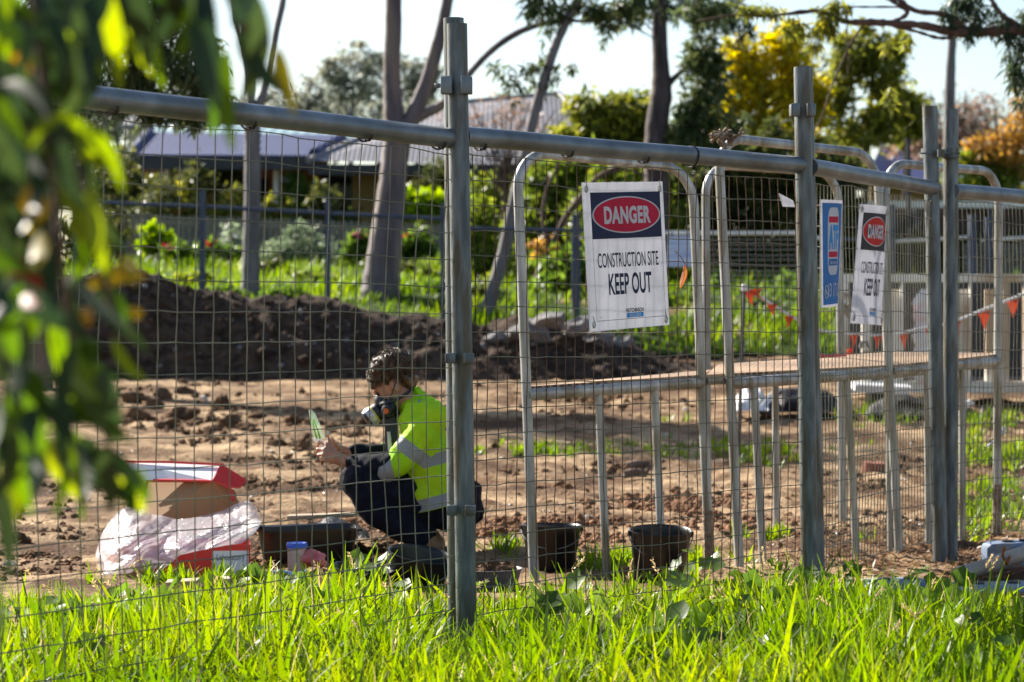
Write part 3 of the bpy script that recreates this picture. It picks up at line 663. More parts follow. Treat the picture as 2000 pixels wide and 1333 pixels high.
e = empty('house', P(1800, 400, 60), 'far house with a bright blue pitched roof behind the right hoop frames', 'house')
MB().prism([P(1690, 352, 60), P(1925, 356, 60), P(1880, 338, 66), P(1722, 282, 66)], (0, 0, -.12)).build('roof', M['roofblue'], e, smooth=False)
MB().prism([P(1860, 352, 59), P(2060, 364, 59), P(2040, 350, 64), P(1890, 330, 64)], (0, 0, -.12)).build('side_roof', M['roofteal'], e, smooth=False)
wall_px(1700, 2060, 354, 60.4, 'wall', M['brick'], e)
e = empty('garage', P(1830, 560, 46), 'dark brown row of roller doors with a pale lintel, behind the skip', 'garage')
wall_px(1600, 2130, 392, 46, 'wall', M['roller'], e, zb=1.2)
MB().box((P(1600, 398, 45.6) + P(2130, 402, 45.6)) / 2, ((P(2130, 0, 45.6) - P(1600, 0, 45.6)).length * 0 + S(530, 45.6), .16, .10)).build('lintel', M['whiterail'], e, smooth=False)
for x in (1640, 1790, 1935, 2080): wall_px(x - 5, x + 5, 404, 45.7, 'door_post', M['navy'], e, th=.1, zb=1.2)
for x0, x1 in ((1650, 1782), (1798, 1928), (1942, 2074)): wall_px(x0, x1, 410, 45.85, 'roller_door', M['roller'], e, th=.06, zb=1.2)
e = empty('lamp_pole', GQ(1775, 44), 'thin black pole standing in front of the brown garage doors', 'pole')
a = GQ(1775, 44); MB().tube([a, P(1774, 276, 44)], .035, 10).build('shaft', M['gutter'], e); MB().tube([P(1774, 276, 44) + Vector((0, 0, 0)), P(1774, 272, 44)], .05, 10).build('cap', M['gutter'], e)

# picket fence
e = empty('picket_fence', P(540, 500, 54), 'grey round topped picket fence in front of the veranda and garden', 'picket fence')
M['picket'] = mat('weathered_picket', (.16, .145, .12), (.27, .245, .20), rough=.9, scale=9, stretch=(4, 4, 1))
for k, x in enumerate(np.arange(150, 880, 12.2)):
    y = 416 + 22 * (x - 200) / 680 + random.uniform(-1.5, 1.5); top = P(x, y, 54); zb_ = float(gzq(54)) - .05; wd = .042; mb = MB()
    arc = [(wd * math.cos(t), wd * math.sin(t)) for t in np.linspace(0, math.pi, 7)]
    mb.prism([(top.x + u, top.y, top.z - wd + v) for u, v in arc] + [(top.x - wd, top.y, zb_), (top.x + wd, top.y, zb_)], (0, .02, 0)); mb.build('picket', M['picket'], e, smooth=False)
for dz in (430, 474):
    MB().tube([P(150, dz, 54.3), P(880, dz + 21, 54.3)], .03, 6).build('rail', M['picket'], e)

# low steel fence along the soil heap
def steel_fence(rails, posts, q, m, label, name='steel_fence', wires_=None, r=.03):
    e = empty(name, GQ(posts[0][0], q), label, 'fence')
    for (x0, y0, x1, y1, mm) in rails: MB().tube([P(x0, y0, q), P((x0 + x1) / 2, (y0 + y1) / 2 + 1, q), P(x1, y1, q)], r, 10).build('rail', mm, e)
    for (x, y, wpx) in posts:
        g = GQ(x, q); MB().box((g.x, g.y + .01, (P(x, y, q).z + g.z - .1) / 2), (S(wpx, q), S(wpx, q), P(x, y, q).z - g.z + .1)).build('post', m, e, smooth=False)
    if wires_:
        x0, x1, y0, y1, n, mm = wires_; mb = MB()
        for k in range(n):
            y = y0 + (y1 - y0) * k / (n - 1); mb.tube([P(x0 + (x1 - x0) * j / 8, y + random.uniform(-1, 1), q) for j in range(9)], .0032, 4, caps=False)
        mb.build('wire_mesh', mm, e, fix=False)
    return e
steel_fence([(120, 392, 400, 404, M['navy']), (400, 404, 868, 428, M['navy'])], [(395, 372, 11), (640, 385, 11), (865, 398, 9), (150, 380, 11)], 38, M['navy'], 'dark blue steel post and rail fence behind the soil heap at left', r=.026)
steel_fence([(912, 446, 1140, 450, M['navy'])], [(1125, 420, 16)], 38.3, M['navy'], 'short run of dark blue steel fence with one post, left of the large danger sign', r=.024)
steel_fence([(1290, 455, 1556, 456, M['whiterail']), (1556, 466, 1640, 464, M['whiterail'])], [(1292, 440, 9), (1640, 440, 10)], 37.5, M['navy'], 'low fence with a white top rail and level wires behind the hoop frames', wires_=(1385, 1600, 468, 610, 15, M['whiterail']), r=.026)
steel_fence([(1640, 468, 1745, 470, M['navy']), (1748, 472, 1890, 464, M['whiterail']), (1915, 470, 2080, 458, M['whiterail'])], [(1742, 400, 13), (1745 + 155, 420, 14), (1930, 425, 12)], 37, M['navy'], 'fence with pale bent top rails behind the skip, in front of the garage', wires_=(1880, 2080, 478, 540, 12, M['whiterail']), r=.022)
ns = empty('site_notice', P(1330, 490, 37.2), 'pale blue and white notice hung on the white rail right of the large danger sign', 'notice')
mb = MB(); c = [P(1306, 461, 37.2), P(1352, 461, 37.2), P(1356, 521, 37.1), P(1303, 521, 37.1)]; mb.prism(c, (0, .02, 0)); M['notice'] = mat('notice_sheet', (.38, .46, .66), (.62, .66, .76), scale=3, stretch=(1, 1, 12)); mb.build('sheet', M['notice'], ns, smooth=False)
for x in (1312, 1346): MB().tube([P(x, 453, 37.2), P(x, 463, 37.2)], .012, 6).build('hook', M['navy'], ns)

# ------------------------------------------------------------------ trees
M['barkA'] = mat('smooth_grey_bark', (.075, .060, .070), (.15, .122, .132), rough=.8, scale=2.2, stretch=(3, 3, .6), bump=.35, bscale=9, detail=8, c3=(.20, .155, .135), s3=1.4)
M['barkC'] = mat('grey_bark', (.10, .09, .095), (.18, .165, .17), rough=.8, scale=3, stretch=(3, 3, .6), bump=.3, bscale=9)
M['barkD'] = mat('dark_bark', (.035, .028, .034), (.085, .065, .07), rough=.9, scale=4, stretch=(3, 3, .5), bump=.6, bscale=12, c3=(.16, .12, .09), s3=1.2)
M['barkF'] = mat('brown_branch_bark', (.060, .035, .028), (.13, .08, .06), rough=.9, scale=9, bump=.6, bscale=24)
L_ = leaf_mat
M['gum'] = L_('gum_leaves', [(0.033, 0.052, 0.029), (0.072, 0.101, 0.039), (0.111, 0.130, 0.046)], .42)
M['gumfar'] = L_('far_gum_leaves', [(0.115, 0.135, 0.119), (0.176, 0.196, 0.162), (0.257, 0.243, 0.162)], .45)  # leaf colours paled to carry sunlight and distance haze
M['gumdark'] = L_('dark_gum_leaves', [(0.020, 0.037, 0.024), (0.043, 0.068, 0.037), (0.085, 0.119, 0.051)], .35)
M['acacia'] = L_('yellow_green_leaves', [(0.145, 0.162, 0.017), (0.308, 0.292, 0.019), (0.551, 0.438, 0.019)], .6)
M['acacia2'] = L_('olive_leaves', [(0.068, 0.090, 0.021), (0.143, 0.165, 0.027), (0.255, 0.247, 0.030)], .5)
M['hedge'] = L_('hedge_leaves', [(0.051, 0.087, 0.017), (0.109, 0.160, 0.022), (0.217, 0.246, 0.029)], .5)
M['shrubdark'] = L_('dark_shrub_leaves', [(0.022, 0.035, 0.013), (0.056, 0.072, 0.019), (0.128, 0.136, 0.032)], .4)
M['lime'] = L_('lime_leaves', [(.09, .17, .012), (.16, .26, .015), (.25, .34, .02)], .55)
M['midgreen'] = L_('mid_green_leaves', [(.04, .085, .015), (.075, .14, .02), (.12, .19, .03)], .5)
M['sage'] = L_('sage_leaves', [(.10, .14, .085), (.15, .20, .12), (.21, .26, .16)], .4)
M['autumn'] = L_('autumn_leaves', [(.19, .13, .06), (.32, .20, .05), (.46, .31, .05)], .5)
M['autumnpale'] = L_('bare_twig_leaves', [(.19, .13, .10), (.27, .19, .14), (.32, .22, .12)], .35)
M['pink'] = L_('pink_petals', [(.40, .05, .16), (.50, .09, .22)], .3); M['redflower'] = L_('red_petals', [(.36, .03, .02), (.45, .06, .04)], .3)
M['whiteflower'] = L_('white_petals', [(.36, .36, .34), (.5, .49, .46)], .3); M['orangeflower'] = L_('orange_petals', [(.36, .09, .02), (.45, .15, .05)], .4)
def tree(name, loc, label, cat, limbs, q, bark, crowns=(), group=None, wob=.06):
    e = empty(name, loc, label, cat, group)
    for i, (nm, pts) in enumerate(limbs): limb(MB(), pts, q, 14 if pts[0][2] > 20 else 8, wob=wob).build(nm, bark, e)
    for (blobs, n, ln, asp, m, droop, seed) in crowns: foliage('crown', [(*b, q) if len(b) == 4 else b for b in blobs], n, ln, asp, m, e, droop, seed)
    return e
tree('gum_tree', GQ(745, 40), 'tall smooth grey forked gum tree standing in front of the tan house', 'tree', [
    ('trunk', [(742, 590, 88), (744, 555, 74), (752, 480, 64), (762, 400, 58), (771, 320, 52), (777, 262, 56), (776, 235, 50)]),
    ('branch', [(772, 262, 44), (768, 200, 38), (765, 130, 33), (768, 60, 33), (769, -20, 30), (775, -160, 20)]),
    ('branch', [(788, 262, 40), (808, 225, 34), (832, 165, 28), (850, 105, 27), (864, 50, 24), (877, -20, 22), (890, -140, 14)]),
    ('branch', [(806, 236, 22), (832, 222, 20), (862, 206, 18), (893, 175, 15), (925, 135, 13), (965, 95, 13), (1010, 65, 13), (1055, 48, 11), (1100, 40, 7)])], 40, M['barkA'],
    [([(770, -330, 240, 130), (930, -260, 190, 110)], 3000, .20, .22, M['gum'], .5, 31)])
tree('gum_tree', GQ(490, 40.3), 'slim pale grey gum tree with two thin upper stems, left of the forked tree', 'tree', [
    ('trunk', [(488, 590, 42), (490, 540, 36), (492, 440, 33), (493, 330, 31), (493, 255, 32), (494, 215, 34)]),
    ('branch', [(490, 222, 20), (488, 150, 17), (480, 80, 15), (487, 0, 14), (484, -120, 10)]),
    ('branch', [(500, 222, 20), (515, 180, 16), (530, 120, 14), (540, 60, 13), (553, 0, 13), (566, -100, 9)]),
    ('branch', [(476, 90, 8), (462, 40, 9), (458, -10, 9), (450, -90, 6)])], 40.3, M['barkC'],
    [([(500, -260, 130, 110)], 1200, .2, .22, M['gum'], .5, 32)])
tree('gum_tree', GQ(955, 38.8), 'leaning slender gum tree right of the first thick post, hung with sparse wisps', 'tree', [
    ('trunk', [(950, 615, 34), (962, 570, 26), (985, 490, 25), (1004, 400, 24), (1024, 310, 22), (1040, 240, 21), (1062, 160, 20), (1085, 90, 18), (1112, 32, 17), (1150, -40, 15), (1180, -140, 10)]),
    ('branch', [(1108, 40, 8), (1150, 42, 6), (1200, 38, 5), (1250, 60, 3), (1285, 80, 2)])], 38.8, M['barkC'],
    [([(1075, 12, 40, 24), (1140, 8, 40, 24), (1190, 22, 34, 22), (1250, 10, 36, 26), (1370, 8, 50, 22)], 1500, .16, .22, M['gum'], 1.1, 33),
     ([(1062, 130, 26, 26), (1048, 160, 15, 24), (1085, 150, 14, 26), (998, 150, 12, 22), (1010, 175, 12, 18), (975, 132, 12, 8), (1118, 126, 9, 9), (1180, 70, 7, 16), (1148, 185, 6, 14), (1068, 60, 12, 22)], 420, .13, .22, M['gum'], 1.2, 34),
     ([(1150, -180, 160, 100)], 1000, .2, .22, M['gum'], .5, 35)])
tree('gum_tree', GQ(1285, 42), 'dark barked straight gum tree between the leaning tree and the yellow wattle', 'tree', [
    ('trunk', [(1278, 560, 50), (1281, 400, 48), (1282, 300, 47), (1284, 240, 44), (1292, 180, 42), (1290, 120, 32), (1288, 60, 30), (1289, -20, 28), (1292, -150, 20)]),
    ('branch', [(1300, 170, 16), (1330, 140, 9), (1360, 110, 5)])], 42, M['barkD'],
    [([(1378, 92, 32, 34), (1360, 140, 30, 36), (1392, 190, 34, 40), (1345, 215, 30, 40), (1400, 130, 26, 26), (1375, 270, 50, 46), (1322, 290, 30, 50), (1430, 260, 30, 40)], 3600, .16, .25, M['gum'], .7, 36),
     ([(1325, 8, 44, 22), (1372, 28, 28, 22), (1420, 30, 34, 32), (1445, 60, 20, 16), (1240, 20, 24, 28)], 1100, .16, .22, M['gumdark'], 1.0, 37),
     ([(1300, -230, 200, 110)], 1200, .2, .22, M['gum'], .5, 38)])
tree('slim_tree', GQ(1856, 46), 'slim straight grey trunk rising behind the pair of joined posts', 'tree', [
    ('trunk', [(1852, 560, 26), (1853, 330, 24), (1855, 200, 22), (1858, 110, 18), (1866, 20, 14), (1872, -90, 10)])], 46, M['barkC'], [([(1880, -220, 150, 90)], 900, .2, .22, M['gum'], .5, 39)])
tree('gum_tree', Vector((P(2140, 0, 26).x, P(2140, 0, 26).y, float(gzq(26)))), 'brown gum branches reaching in over the fence from the right edge', 'tree', [
    ('trunk', [(2160, 900, 46), (2150, 500, 42), (2130, 250, 36), (2120, 100, 28), (2110, -60, 20)]),
    ('branch', [(2125, 130, 26), (2050, 78, 22), (1985, 60, 21), (1930, 62, 20), (1870, 64, 19), (1800, 50, 16), (1745, 46, 14), (1700, 44, 14), (1650, 42, 10), (1610, 24, 8), (1570, 22, 6), (1500, 32, 5), (1430, 30, 4), (1360, 42, 3)]),
    ('branch', [(1860, 74, 9), (1830, 74, 7), (1790, 62, 6), (1745, 52, 6)]),
    ('branch', [(1745, 44, 10), (1772, 26, 9), (1752, 8, 8), (1722, -10, 8), (1690, -40, 6)]),
    ('branch', [(2000, 58, 14), (1965, 36, 12), (1945, 15, 11), (1932, -12, 10), (1915, -60, 8)]),
    ('branch', [(1890, 60, 12), (1850, 30, 11), (1790, 22, 10), (1755, 0, 10), (1720, -16, 8)]),
    ('branch', [(1780, 14, 5), (1700, 14, 4), (1640, 15, 4), (1560, 28, 3), (1500, 30, 2)]),
    ('branch', [(1685, 50, 5), (1662, 85, 4.5), (1646, 120, 4), (1625, 170, 3.2), (1600, 240, 3), (1580, 258, 2)]),
    ('branch', [(1655, 20, 3), (1655, 70, 2.4), (1657, 120, 2), (1655, 150, 1.4)])], 26, M['barkF'],
    [([(1900, 16, 42, 26), (1960, 40, 24, 28), (1985, 100, 20, 44), (1998, 160, 14, 40), (1985, 140, 12, 28), (1860, 40, 16, 24), (1900, 50, 20, 24), (2060, 60, 60, 70)], 2600, .11, .16, M['gumdark'], 1.9, 40),
     ([(1610, 52, 16, 30), (1588, 66, 10, 24), (1625, 20, 30, 16), (1772, 78, 6, 10), (1740, 190, 9, 16), (1728, 90, 9, 12), (1560, 50, 20, 16), (1490, 12, 40, 14), (1625, 50, 8, 12)], 1100, .10, .18, M['acacia2'], 1.9, 41)], wob=.35)
# drooping gum behind the leaves, far gums, wattles, autumn tree, shrubs
tree('drooping_gum', GQ(110, 30), 'big drooping dark gum tree at far left behind the foreground leaves', 'tree', [
    ('trunk', [(70, 760, 70), (80, 500, 56), (95, 250, 48), (110, 60, 40), (130, -120, 28)]), ('branch', [(100, 180, 22), (180, 90, 16), (265, 20, 12), (300, -60, 9)]), ('branch', [(95, 240, 22), (30, 120, 18), (-40, 0, 14)]), ('branch', [(265, 30, 11), (272, -30, 9), (270, -100, 7)])], 30, M['barkD'],
    [([(40, 60, 90, 90), (150, 60, 60, 100), (60, 180, 110, 90), (200, 150, 40, 80), (150, 240, 60, 70), (20, 300, 90, 80), (265, 40, 24, 70), (230, 30, 30, 40)], 7500, .12, .2, M['gumdark'], 1.3, 42),
     ([(300, 60, 34, 60), (330, 140, 46, 60), (280, 190, 30, 40), (390, 170, 34, 50), (270, 110, 20, 60), (300, 10, 40, 30), (350, 60, 36, 60), (400, 120, 36, 50), (410, 200, 40, 34), (340, 215, 40, 30), (230, 60, 40, 60), (240, 180, 40, 50)], 7000, .13, .2, M['gum'], 1.5, 43), ([(100, -170, 260, 130)], 2500, .2, .2, M['gumdark'], 1, 44)])
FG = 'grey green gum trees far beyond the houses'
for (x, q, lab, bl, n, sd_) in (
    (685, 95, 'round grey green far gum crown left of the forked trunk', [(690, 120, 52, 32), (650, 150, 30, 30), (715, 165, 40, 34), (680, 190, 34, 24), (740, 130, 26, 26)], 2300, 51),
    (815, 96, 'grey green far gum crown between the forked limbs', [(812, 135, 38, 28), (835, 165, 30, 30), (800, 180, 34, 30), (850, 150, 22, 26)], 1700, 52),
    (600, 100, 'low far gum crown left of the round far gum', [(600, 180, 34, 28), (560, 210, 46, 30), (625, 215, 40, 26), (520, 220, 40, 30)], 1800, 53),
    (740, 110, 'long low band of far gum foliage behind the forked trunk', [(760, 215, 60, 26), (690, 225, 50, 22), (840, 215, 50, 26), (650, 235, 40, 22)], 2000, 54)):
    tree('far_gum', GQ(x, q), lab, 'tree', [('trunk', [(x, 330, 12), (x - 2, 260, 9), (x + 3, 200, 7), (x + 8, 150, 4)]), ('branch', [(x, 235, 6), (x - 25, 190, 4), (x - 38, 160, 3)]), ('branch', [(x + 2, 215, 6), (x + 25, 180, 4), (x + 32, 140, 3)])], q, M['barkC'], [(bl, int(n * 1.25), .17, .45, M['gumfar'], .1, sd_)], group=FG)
tree('wattle_tree', GQ(1500, 50), 'bright yellow green wattle tree above the tallest hoop frame', 'tree', [('trunk', [(1485, 480, 20), (1488, 330, 16), (1490, 210, 12), (1500, 130, 7)]), ('branch', [(1490, 250, 8), (1530, 190, 6), (1560, 130, 4)])], 50, M['barkD'],
    [([(1500, 110, 56, 46), (1455, 160, 46, 46), (1550, 130, 44, 50), (1480, 210, 70, 50), (1550, 220, 50, 50), (1430, 240, 40, 40), (1500, 290, 90, 40), (1530, 75, 30, 20), (1440, 120, 30, 34), (1585, 180, 34, 40)], 8200, .15, .4, M['acacia'], .1, 55)])
tree('wattle_tree', GQ(1690, 52), 'olive green wattle tree behind the blue sign, with see through crown', 'tree', [('trunk', [(1690, 480, 18), (1692, 330, 14), (1700, 210, 10), (1704, 130, 6)]), ('branch', [(1692, 300, 8), (1715, 240, 6), (1722, 190, 4)]), ('branch', [(1655, 400, 9), (1658, 300, 7), (1668, 210, 5)])], 52, M['barkD'],
    [([(1690, 90, 50, 34), (1650, 130, 46, 40), (1720, 140, 40, 44), (1640, 200, 44, 40), (1730, 210, 34, 30), (1670, 260, 70, 34), (1750, 110, 16, 40)], 5600, .15, .4, M['acacia2'], .1, 56)])
tree('wattle_tree', GQ(1765, 53), 'small rounded wattle crown left of the joined posts', 'tree', [('trunk', [(1765, 480, 12), (1768, 330, 9), (1766, 240, 6)])], 53, M['barkD'], [([(1765, 210, 40, 32), (1775, 245, 30, 24)], 2600, .16, .4, M['acacia2'], .1, 57)])
def twig_tree(name, x, q, label, seed, spread, base, top, m, crown, n=26, trunkw=10):
    rng = np.random.default_rng(seed); e = empty(name, GQ(x, q), label, 'tree'); limb(MB(), [(x, base, trunkw), (x, (base + top) / 2 + 30, trunkw * .7), (x + 4, (base + top) / 2 - 10, trunkw * .5)], q).build('trunk', M['barkF'], e)
    mb = MB()
    for k in range(n):
        a = rng.normal() * spread; y1 = top + abs(rng.normal()) * 40; y0 = base - (base - y1) * rng.uniform(.25, .5)
        limb(mb, [(x, y0, 3.4), (x + a * .45, (y0 + y1) / 2 + 8, 2.4), (x + a, y1, 1.2)], q, 5, )
    mb.build('twigs', M['barkF'], e, fix=False)
    for (bl, nn, ln, asp, mm, dr, sd_) in crown: foliage('crown', [(*b, q) for b in bl], nn, ln, asp, mm, e, dr, sd_)
twig_tree('autumn_tree', 1960, 58, 'tree with orange autumn leaves behind the rightmost post', 5, 60, 480, 190, M['autumn'], [([(1970, 270, 44, 50), (1930, 300, 44, 40), (1995, 220, 30, 50), (1985, 320, 40, 40)], 2300, .12, .45, M['autumn'], .1, 61), ([(1900, 340, 60, 30), (1960, 350, 50, 24)], 2000, .15, .4, M['hedge'], .1, 62)], n=40)
twig_tree('bare_tree', 1865, 64, 'pale brown almost bare tree left of the orange autumn tree', 6, 60, 480, 170, M['autumn'], [([(1850, 260, 60, 44), (1910, 220, 50, 40), (1800, 290, 50, 40)], 2600, .14, .3, M['autumnpale'], .1, 63)], n=60)
twig_tree('bare_tree', 985, 54, 'bare reddish twiggy tree in front of the grey ribbed roof', 8, 70, 440, 190, M['autumn'], [([(960, 215, 60, 26), (1030, 235, 50, 30), (900, 240, 40, 20)], 500, .10, .3, M['autumnpale'], .1, 64)], n=46)
SH = 'shrubs along the lawn'
def shrub(name, x, q, label, bl, n, ln, asp, m, seed, stems=True, extra=(), group=None):
    e = empty(name, GQ(x, q), label, 'shrub', group)
    if stems:
        mb = MB(); g = GQ(x, q); rng = np.random.default_rng(seed)
        for k in range(5):
            b = bl[rng.integers(0, len(bl))]; t = P(b[0], b[1], q); mb.tube([g + Vector((rng.normal() * .08, 0, -.05)), (g + t) / 2 + Vector((rng.normal() * .1, 0, .05)), t], [.03, .02, .008], 6)
        mb.build('stems', M['barkD'], e, fix=False)
    foliage('leaves', [(*b, q) for b in bl], n, ln, asp, m, e, .05, seed)
    for (b2, n2, l2, a2, m2, nm) in extra: foliage(nm, [(*b, q) for b in b2], n2, l2, a2, m2, e, 0, seed + 500, clump=5, tight=.10)
shrub('wattle_shrub', 1200, 49, 'yellow green bush between the leaning tree and the dark straight tree', [(1150, 215, 40, 30), (1210, 230, 60, 36), (1180, 270, 80, 40), (1250, 230, 40, 44), (1260, 290, 40, 40)], 6500, .15, .45, M['acacia2'], 71)
shrub('wattle_shrub', 1110, 47, 'low lime bush at the foot of the leaning tree, under the grey roof', [(1100, 350, 50, 40), (1070, 400, 50, 50), (1160, 330, 60, 40), (1130, 420, 70, 50), (1020, 440, 40, 40)], 6500, .14, .45, M['hedge'], 72)
shrub('dark_shrub', 1450, 46, 'mass of dark olive shrubbery behind the tallest hoop frame', [(1350, 330, 70, 60), (1450, 340, 80, 60), (1530, 320, 70, 60), (1400, 420, 80, 60), (1500, 420, 80, 60), (1300, 400, 60, 60), (1580, 400, 60, 60), (1420, 500, 80, 50), (1520, 500, 80, 50), (1620, 330, 60, 40)], 15000, .15, .4, M['shrubdark'], 73)
shrub('dark_shrub', 1240, 45, 'olive shrub behind the large danger sign', [(1230, 360, 70, 50), (1200, 440, 70, 60), (1290, 450, 60, 60), (1240, 520, 80, 50)], 6500, .14, .4, M['hedge'], 74)
shrub('dark_shrub', 1600, 45.5, 'dark shrub strip behind the fence with pale bent rails', [(1680, 500, 60, 40), (1760, 510, 60, 40), (1860, 510, 60, 40), (1960, 505, 60, 40), (1640, 360, 50, 40), (1660, 430, 40, 40)], 4000, .15, .4, M['shrubdark'], 75)
shrub('lawn_shrub', 1110, 41, 'fresh green leafy shrub on the lawn left of the large danger sign', [(1090, 560, 56, 44), (1160, 575, 50, 40), (1040, 590, 40, 34), (1120, 520, 50, 34)], 3400, .11, .5, M['midgreen'], 76)
shrub('lawn_shrub', 950, 44, 'yellow green shrub beside the first thick post', [(930, 440, 40, 40), (960, 500, 46, 40), (920, 520, 40, 40)], 3000, .12, .45, M['hedge'], 77)
shrub('hedge', 825, 56, 'lime topped hedge under the tan house, right of the forked trunk', [(810, 400, 40, 24), (850, 405, 34, 24), (790, 410, 24, 22), (870, 410, 20, 20)], 2600, .13, .5, M['lime'], 78)
shrub('dark_shrub', 850, 57.5, 'dark bare bush against the tan house wall', [(830, 370, 50, 30), (880, 355, 40, 34), (860, 330, 40, 20)], 1500, .12, .3, M['shrubdark'], 79)
shrub('garden_shrub', 310, 52, 'lime leaved garden shrub nearest the left leaves', [(300, 460, 22, 18), (322, 476, 22, 16), (290, 478, 16, 14)], 700, .13, .5, M['lime'], 80)
shrub('garden_shrub', 420, 51, 'garden shrub with orange and red flowers by the fence post', [(400, 490, 40, 16), (350, 488, 30, 14), (440, 495, 30, 12)], 900, .12, .4, M['midgreen'], 81, extra=[([(410, 478, 30, 9), (350, 484, 24, 8)], 45, .08, .8, M['redflower'], 'flowers')])
shrub('garden_shrub', 460, 52, 'tall garden plant with white flower spikes left of the slim gum', [(458, 480, 28, 34), (445, 500, 28, 16)], 700, .12, .35, M['sage'], 82, extra=[([(460, 470, 22, 36), (440, 460, 12, 20)], 70, .07, .8, M['whiteflower'], 'flowers')])
shrub('sage_bush', 590, 50.5, 'rounded grey green sage bush right of the slim gum', [(560, 490, 40, 26), (600, 480, 40, 30), (630, 500, 30, 22), (540, 505, 30, 18)], 2800, .11, .25, M['sage'], 83)
shrub('garden_shrub', 705, 49.5, 'green garden shrub with pink flowers left of the forked trunk', [(700, 485, 24, 22), (720, 480, 16, 20), (680, 495, 20, 14)], 900, .11, .5, M['midgreen'], 84, extra=[([(700, 462, 20, 14), (712, 478, 12, 8)], 26, .09, .9, M['pink'], 'flowers')])
shrub('garden_shrub', 800, 50, 'green garden shrub with red flowers right of the forked trunk', [(790, 485, 30, 24), (815, 475, 24, 26), (775, 492, 24, 16)], 1300, .11, .5, M['midgreen'], 85, extra=[([(800, 460, 26, 14), (812, 472, 10, 8)], 22, .09, .9, M['redflower'], 'flowers')])
shrub('climber', 590, 58.6, 'leafy green climber on the veranda post', [(590, 375, 28, 22), (605, 400, 24, 24), (580, 420, 18, 20), (570, 350, 16, 10)], 1300, .13, .5, M['midgreen'], 86, extra=[([(565, 352, 14, 5)], 40, .10, .9, M['whiteflower'], 'flowers')])
shrub('garden_shrub', 440, 59.5, 'bushy veranda plants under the blue roof', [(430, 350, 40, 28), (380, 340, 40, 34), (470, 345, 24, 18), (330, 380, 50, 50), (280, 390, 50, 60), (430, 375, 16, 12)], 2600, .13, .45, M['shrubdark'], 87)
shrub('garden_shrub', 380, 57, 'dry brown and orange garden shrub under the veranda', [(375, 390, 24, 30), (400, 410, 24, 20), (360, 420, 24, 16)], 700, .13, .45, M['acacia2'], 88, extra=[([(350, 415, 20, 8), (385, 412, 16, 8)], 26, .09, .9, M['orangeflower'], 'flowers')])
shrub('garden_shrub', 240, 50, 'green garden shrub behind the leaves at far left', [(200, 470, 40, 34), (130, 480, 50, 40), (60, 470, 50, 50), (220, 420, 40, 60), (230, 340, 40, 60)], 3000, .13, .45, M['shrubdark'], 89)
LW = 'low weedy clumps on the lawn'  # low plants, also added to break up the lawn in place of dappled shade
for k, (x, q, r, mm, lab) in enumerate(((300, 40.5, 34, 'midgreen', 'low weedy clump at the left of the lawn behind the soil hump'), (370, 43, 30, 'hedge', 'yellowish low clump between the blue fence posts on the lawn'), (440, 40, 26, 'midgreen', 'low clump just left of the slim gum'), (560, 39.5, 34, 'midgreen', 'low clump just right of the slim gum'), (620, 43, 40, 'hedge', 'wide yellowish clump left of the second blue fence post'), (690, 41, 24, 'midgreen', 'small clump left of the forked trunk base'), (830, 41, 40, 'midgreen', 'wide clump right of the forked trunk base'), (860, 44.5, 34, 'hedge', 'yellowish clump near the first thick post'), (935, 40, 36, 'shrubdark', 'dark twiggy clump at the base of the leaning tree'), (1010, 43, 44, 'hedge', 'yellow green clump behind the leaning tree base'), (1400, 41, 44, 'midgreen', 'green clump behind the white top rail'), (1480, 39, 36, 'hedge', 'yellowish clump above the flag rope end'), (1560, 42, 40, 'midgreen', 'green clump beside the second thick post'), (1230, 40, 50, 'midgreen', 'green clump below the large danger sign'), (520, 46, 34, 'shrubdark', 'dark clump under the sage bush'), (760, 46, 40, 'shrubdark', 'dark clump behind the forked trunk'))):
    g = GQ(x, q); y = 640 + (CAMZ - g.z) * 6040 / q; shrub('weed_clump', x, q, lab, [(x, y - r * .45, r, r * .5), (x + r * .7, y - r * .3, r * .6, r * .35), (x - r * .7, y - r * .3, r * .6, r * .35)], 700, .10, .4, M[mm], 700 + k, group=LW)
shrub('house_shrub', 350, 57.4, 'dark tangled shrub in front of the veranda at left', [(330, 390, 44, 40), (380, 360, 34, 30), (290, 420, 40, 40), (350, 430, 50, 24)], 3000, .12, .4, M['shrubdark'], 801)
shrub('house_shrub', 460, 57.2, 'olive shrub in front of the veranda beside the slim gum', [(450, 400, 30, 34), (425, 425, 36, 24), (520, 410, 24, 26), (560, 425, 34, 20)], 2200, .12, .4, M['acacia2'], 802)
shrub('house_shrub', 640, 57, 'dark shrub before the doorway of the tan house', [(640, 400, 30, 36), (665, 430, 30, 20), (610, 430, 34, 20)], 1600, .12, .4, M['shrubdark'], 803)
shrub('house_shrub', 960, 56, 'large olive shrub before the tan house wall, right of the first thick post', [(940, 390, 40, 44), (1000, 400, 44, 44), (1040, 360, 30, 40), (905, 420, 34, 34)], 3600, .13, .4, M['hedge'], 804)
# twisting bare limbs in front of the shrubs
tree('twisted_tree', GQ(1040, 41.5), 'twisted leafless dark tree limbs between the leaning tree and the large danger sign', 'tree', [
    ('trunk', [(1030, 600, 17), (1050, 540, 14), (1075, 485, 13), (1105, 425, 12), (1135, 385, 11), (1170, 345, 9), (1215, 322, 6)]),
    ('branch', [(1075, 485, 9), (1060, 430, 7), (1068, 370, 6), (1092, 320, 4)]), ('branch', [(1105, 425, 8), (1120, 400, 7), (1140, 395, 6), (1175, 370, 5)]), ('branch', [(1170, 345, 7), (1220, 330, 6), (1262, 345, 4)])], 41.5, M['barkF'], [([(1085, 490, 18, 20), (1050, 480, 14, 14)], 120, .1, .5, M['autumn'], .3, 90)])
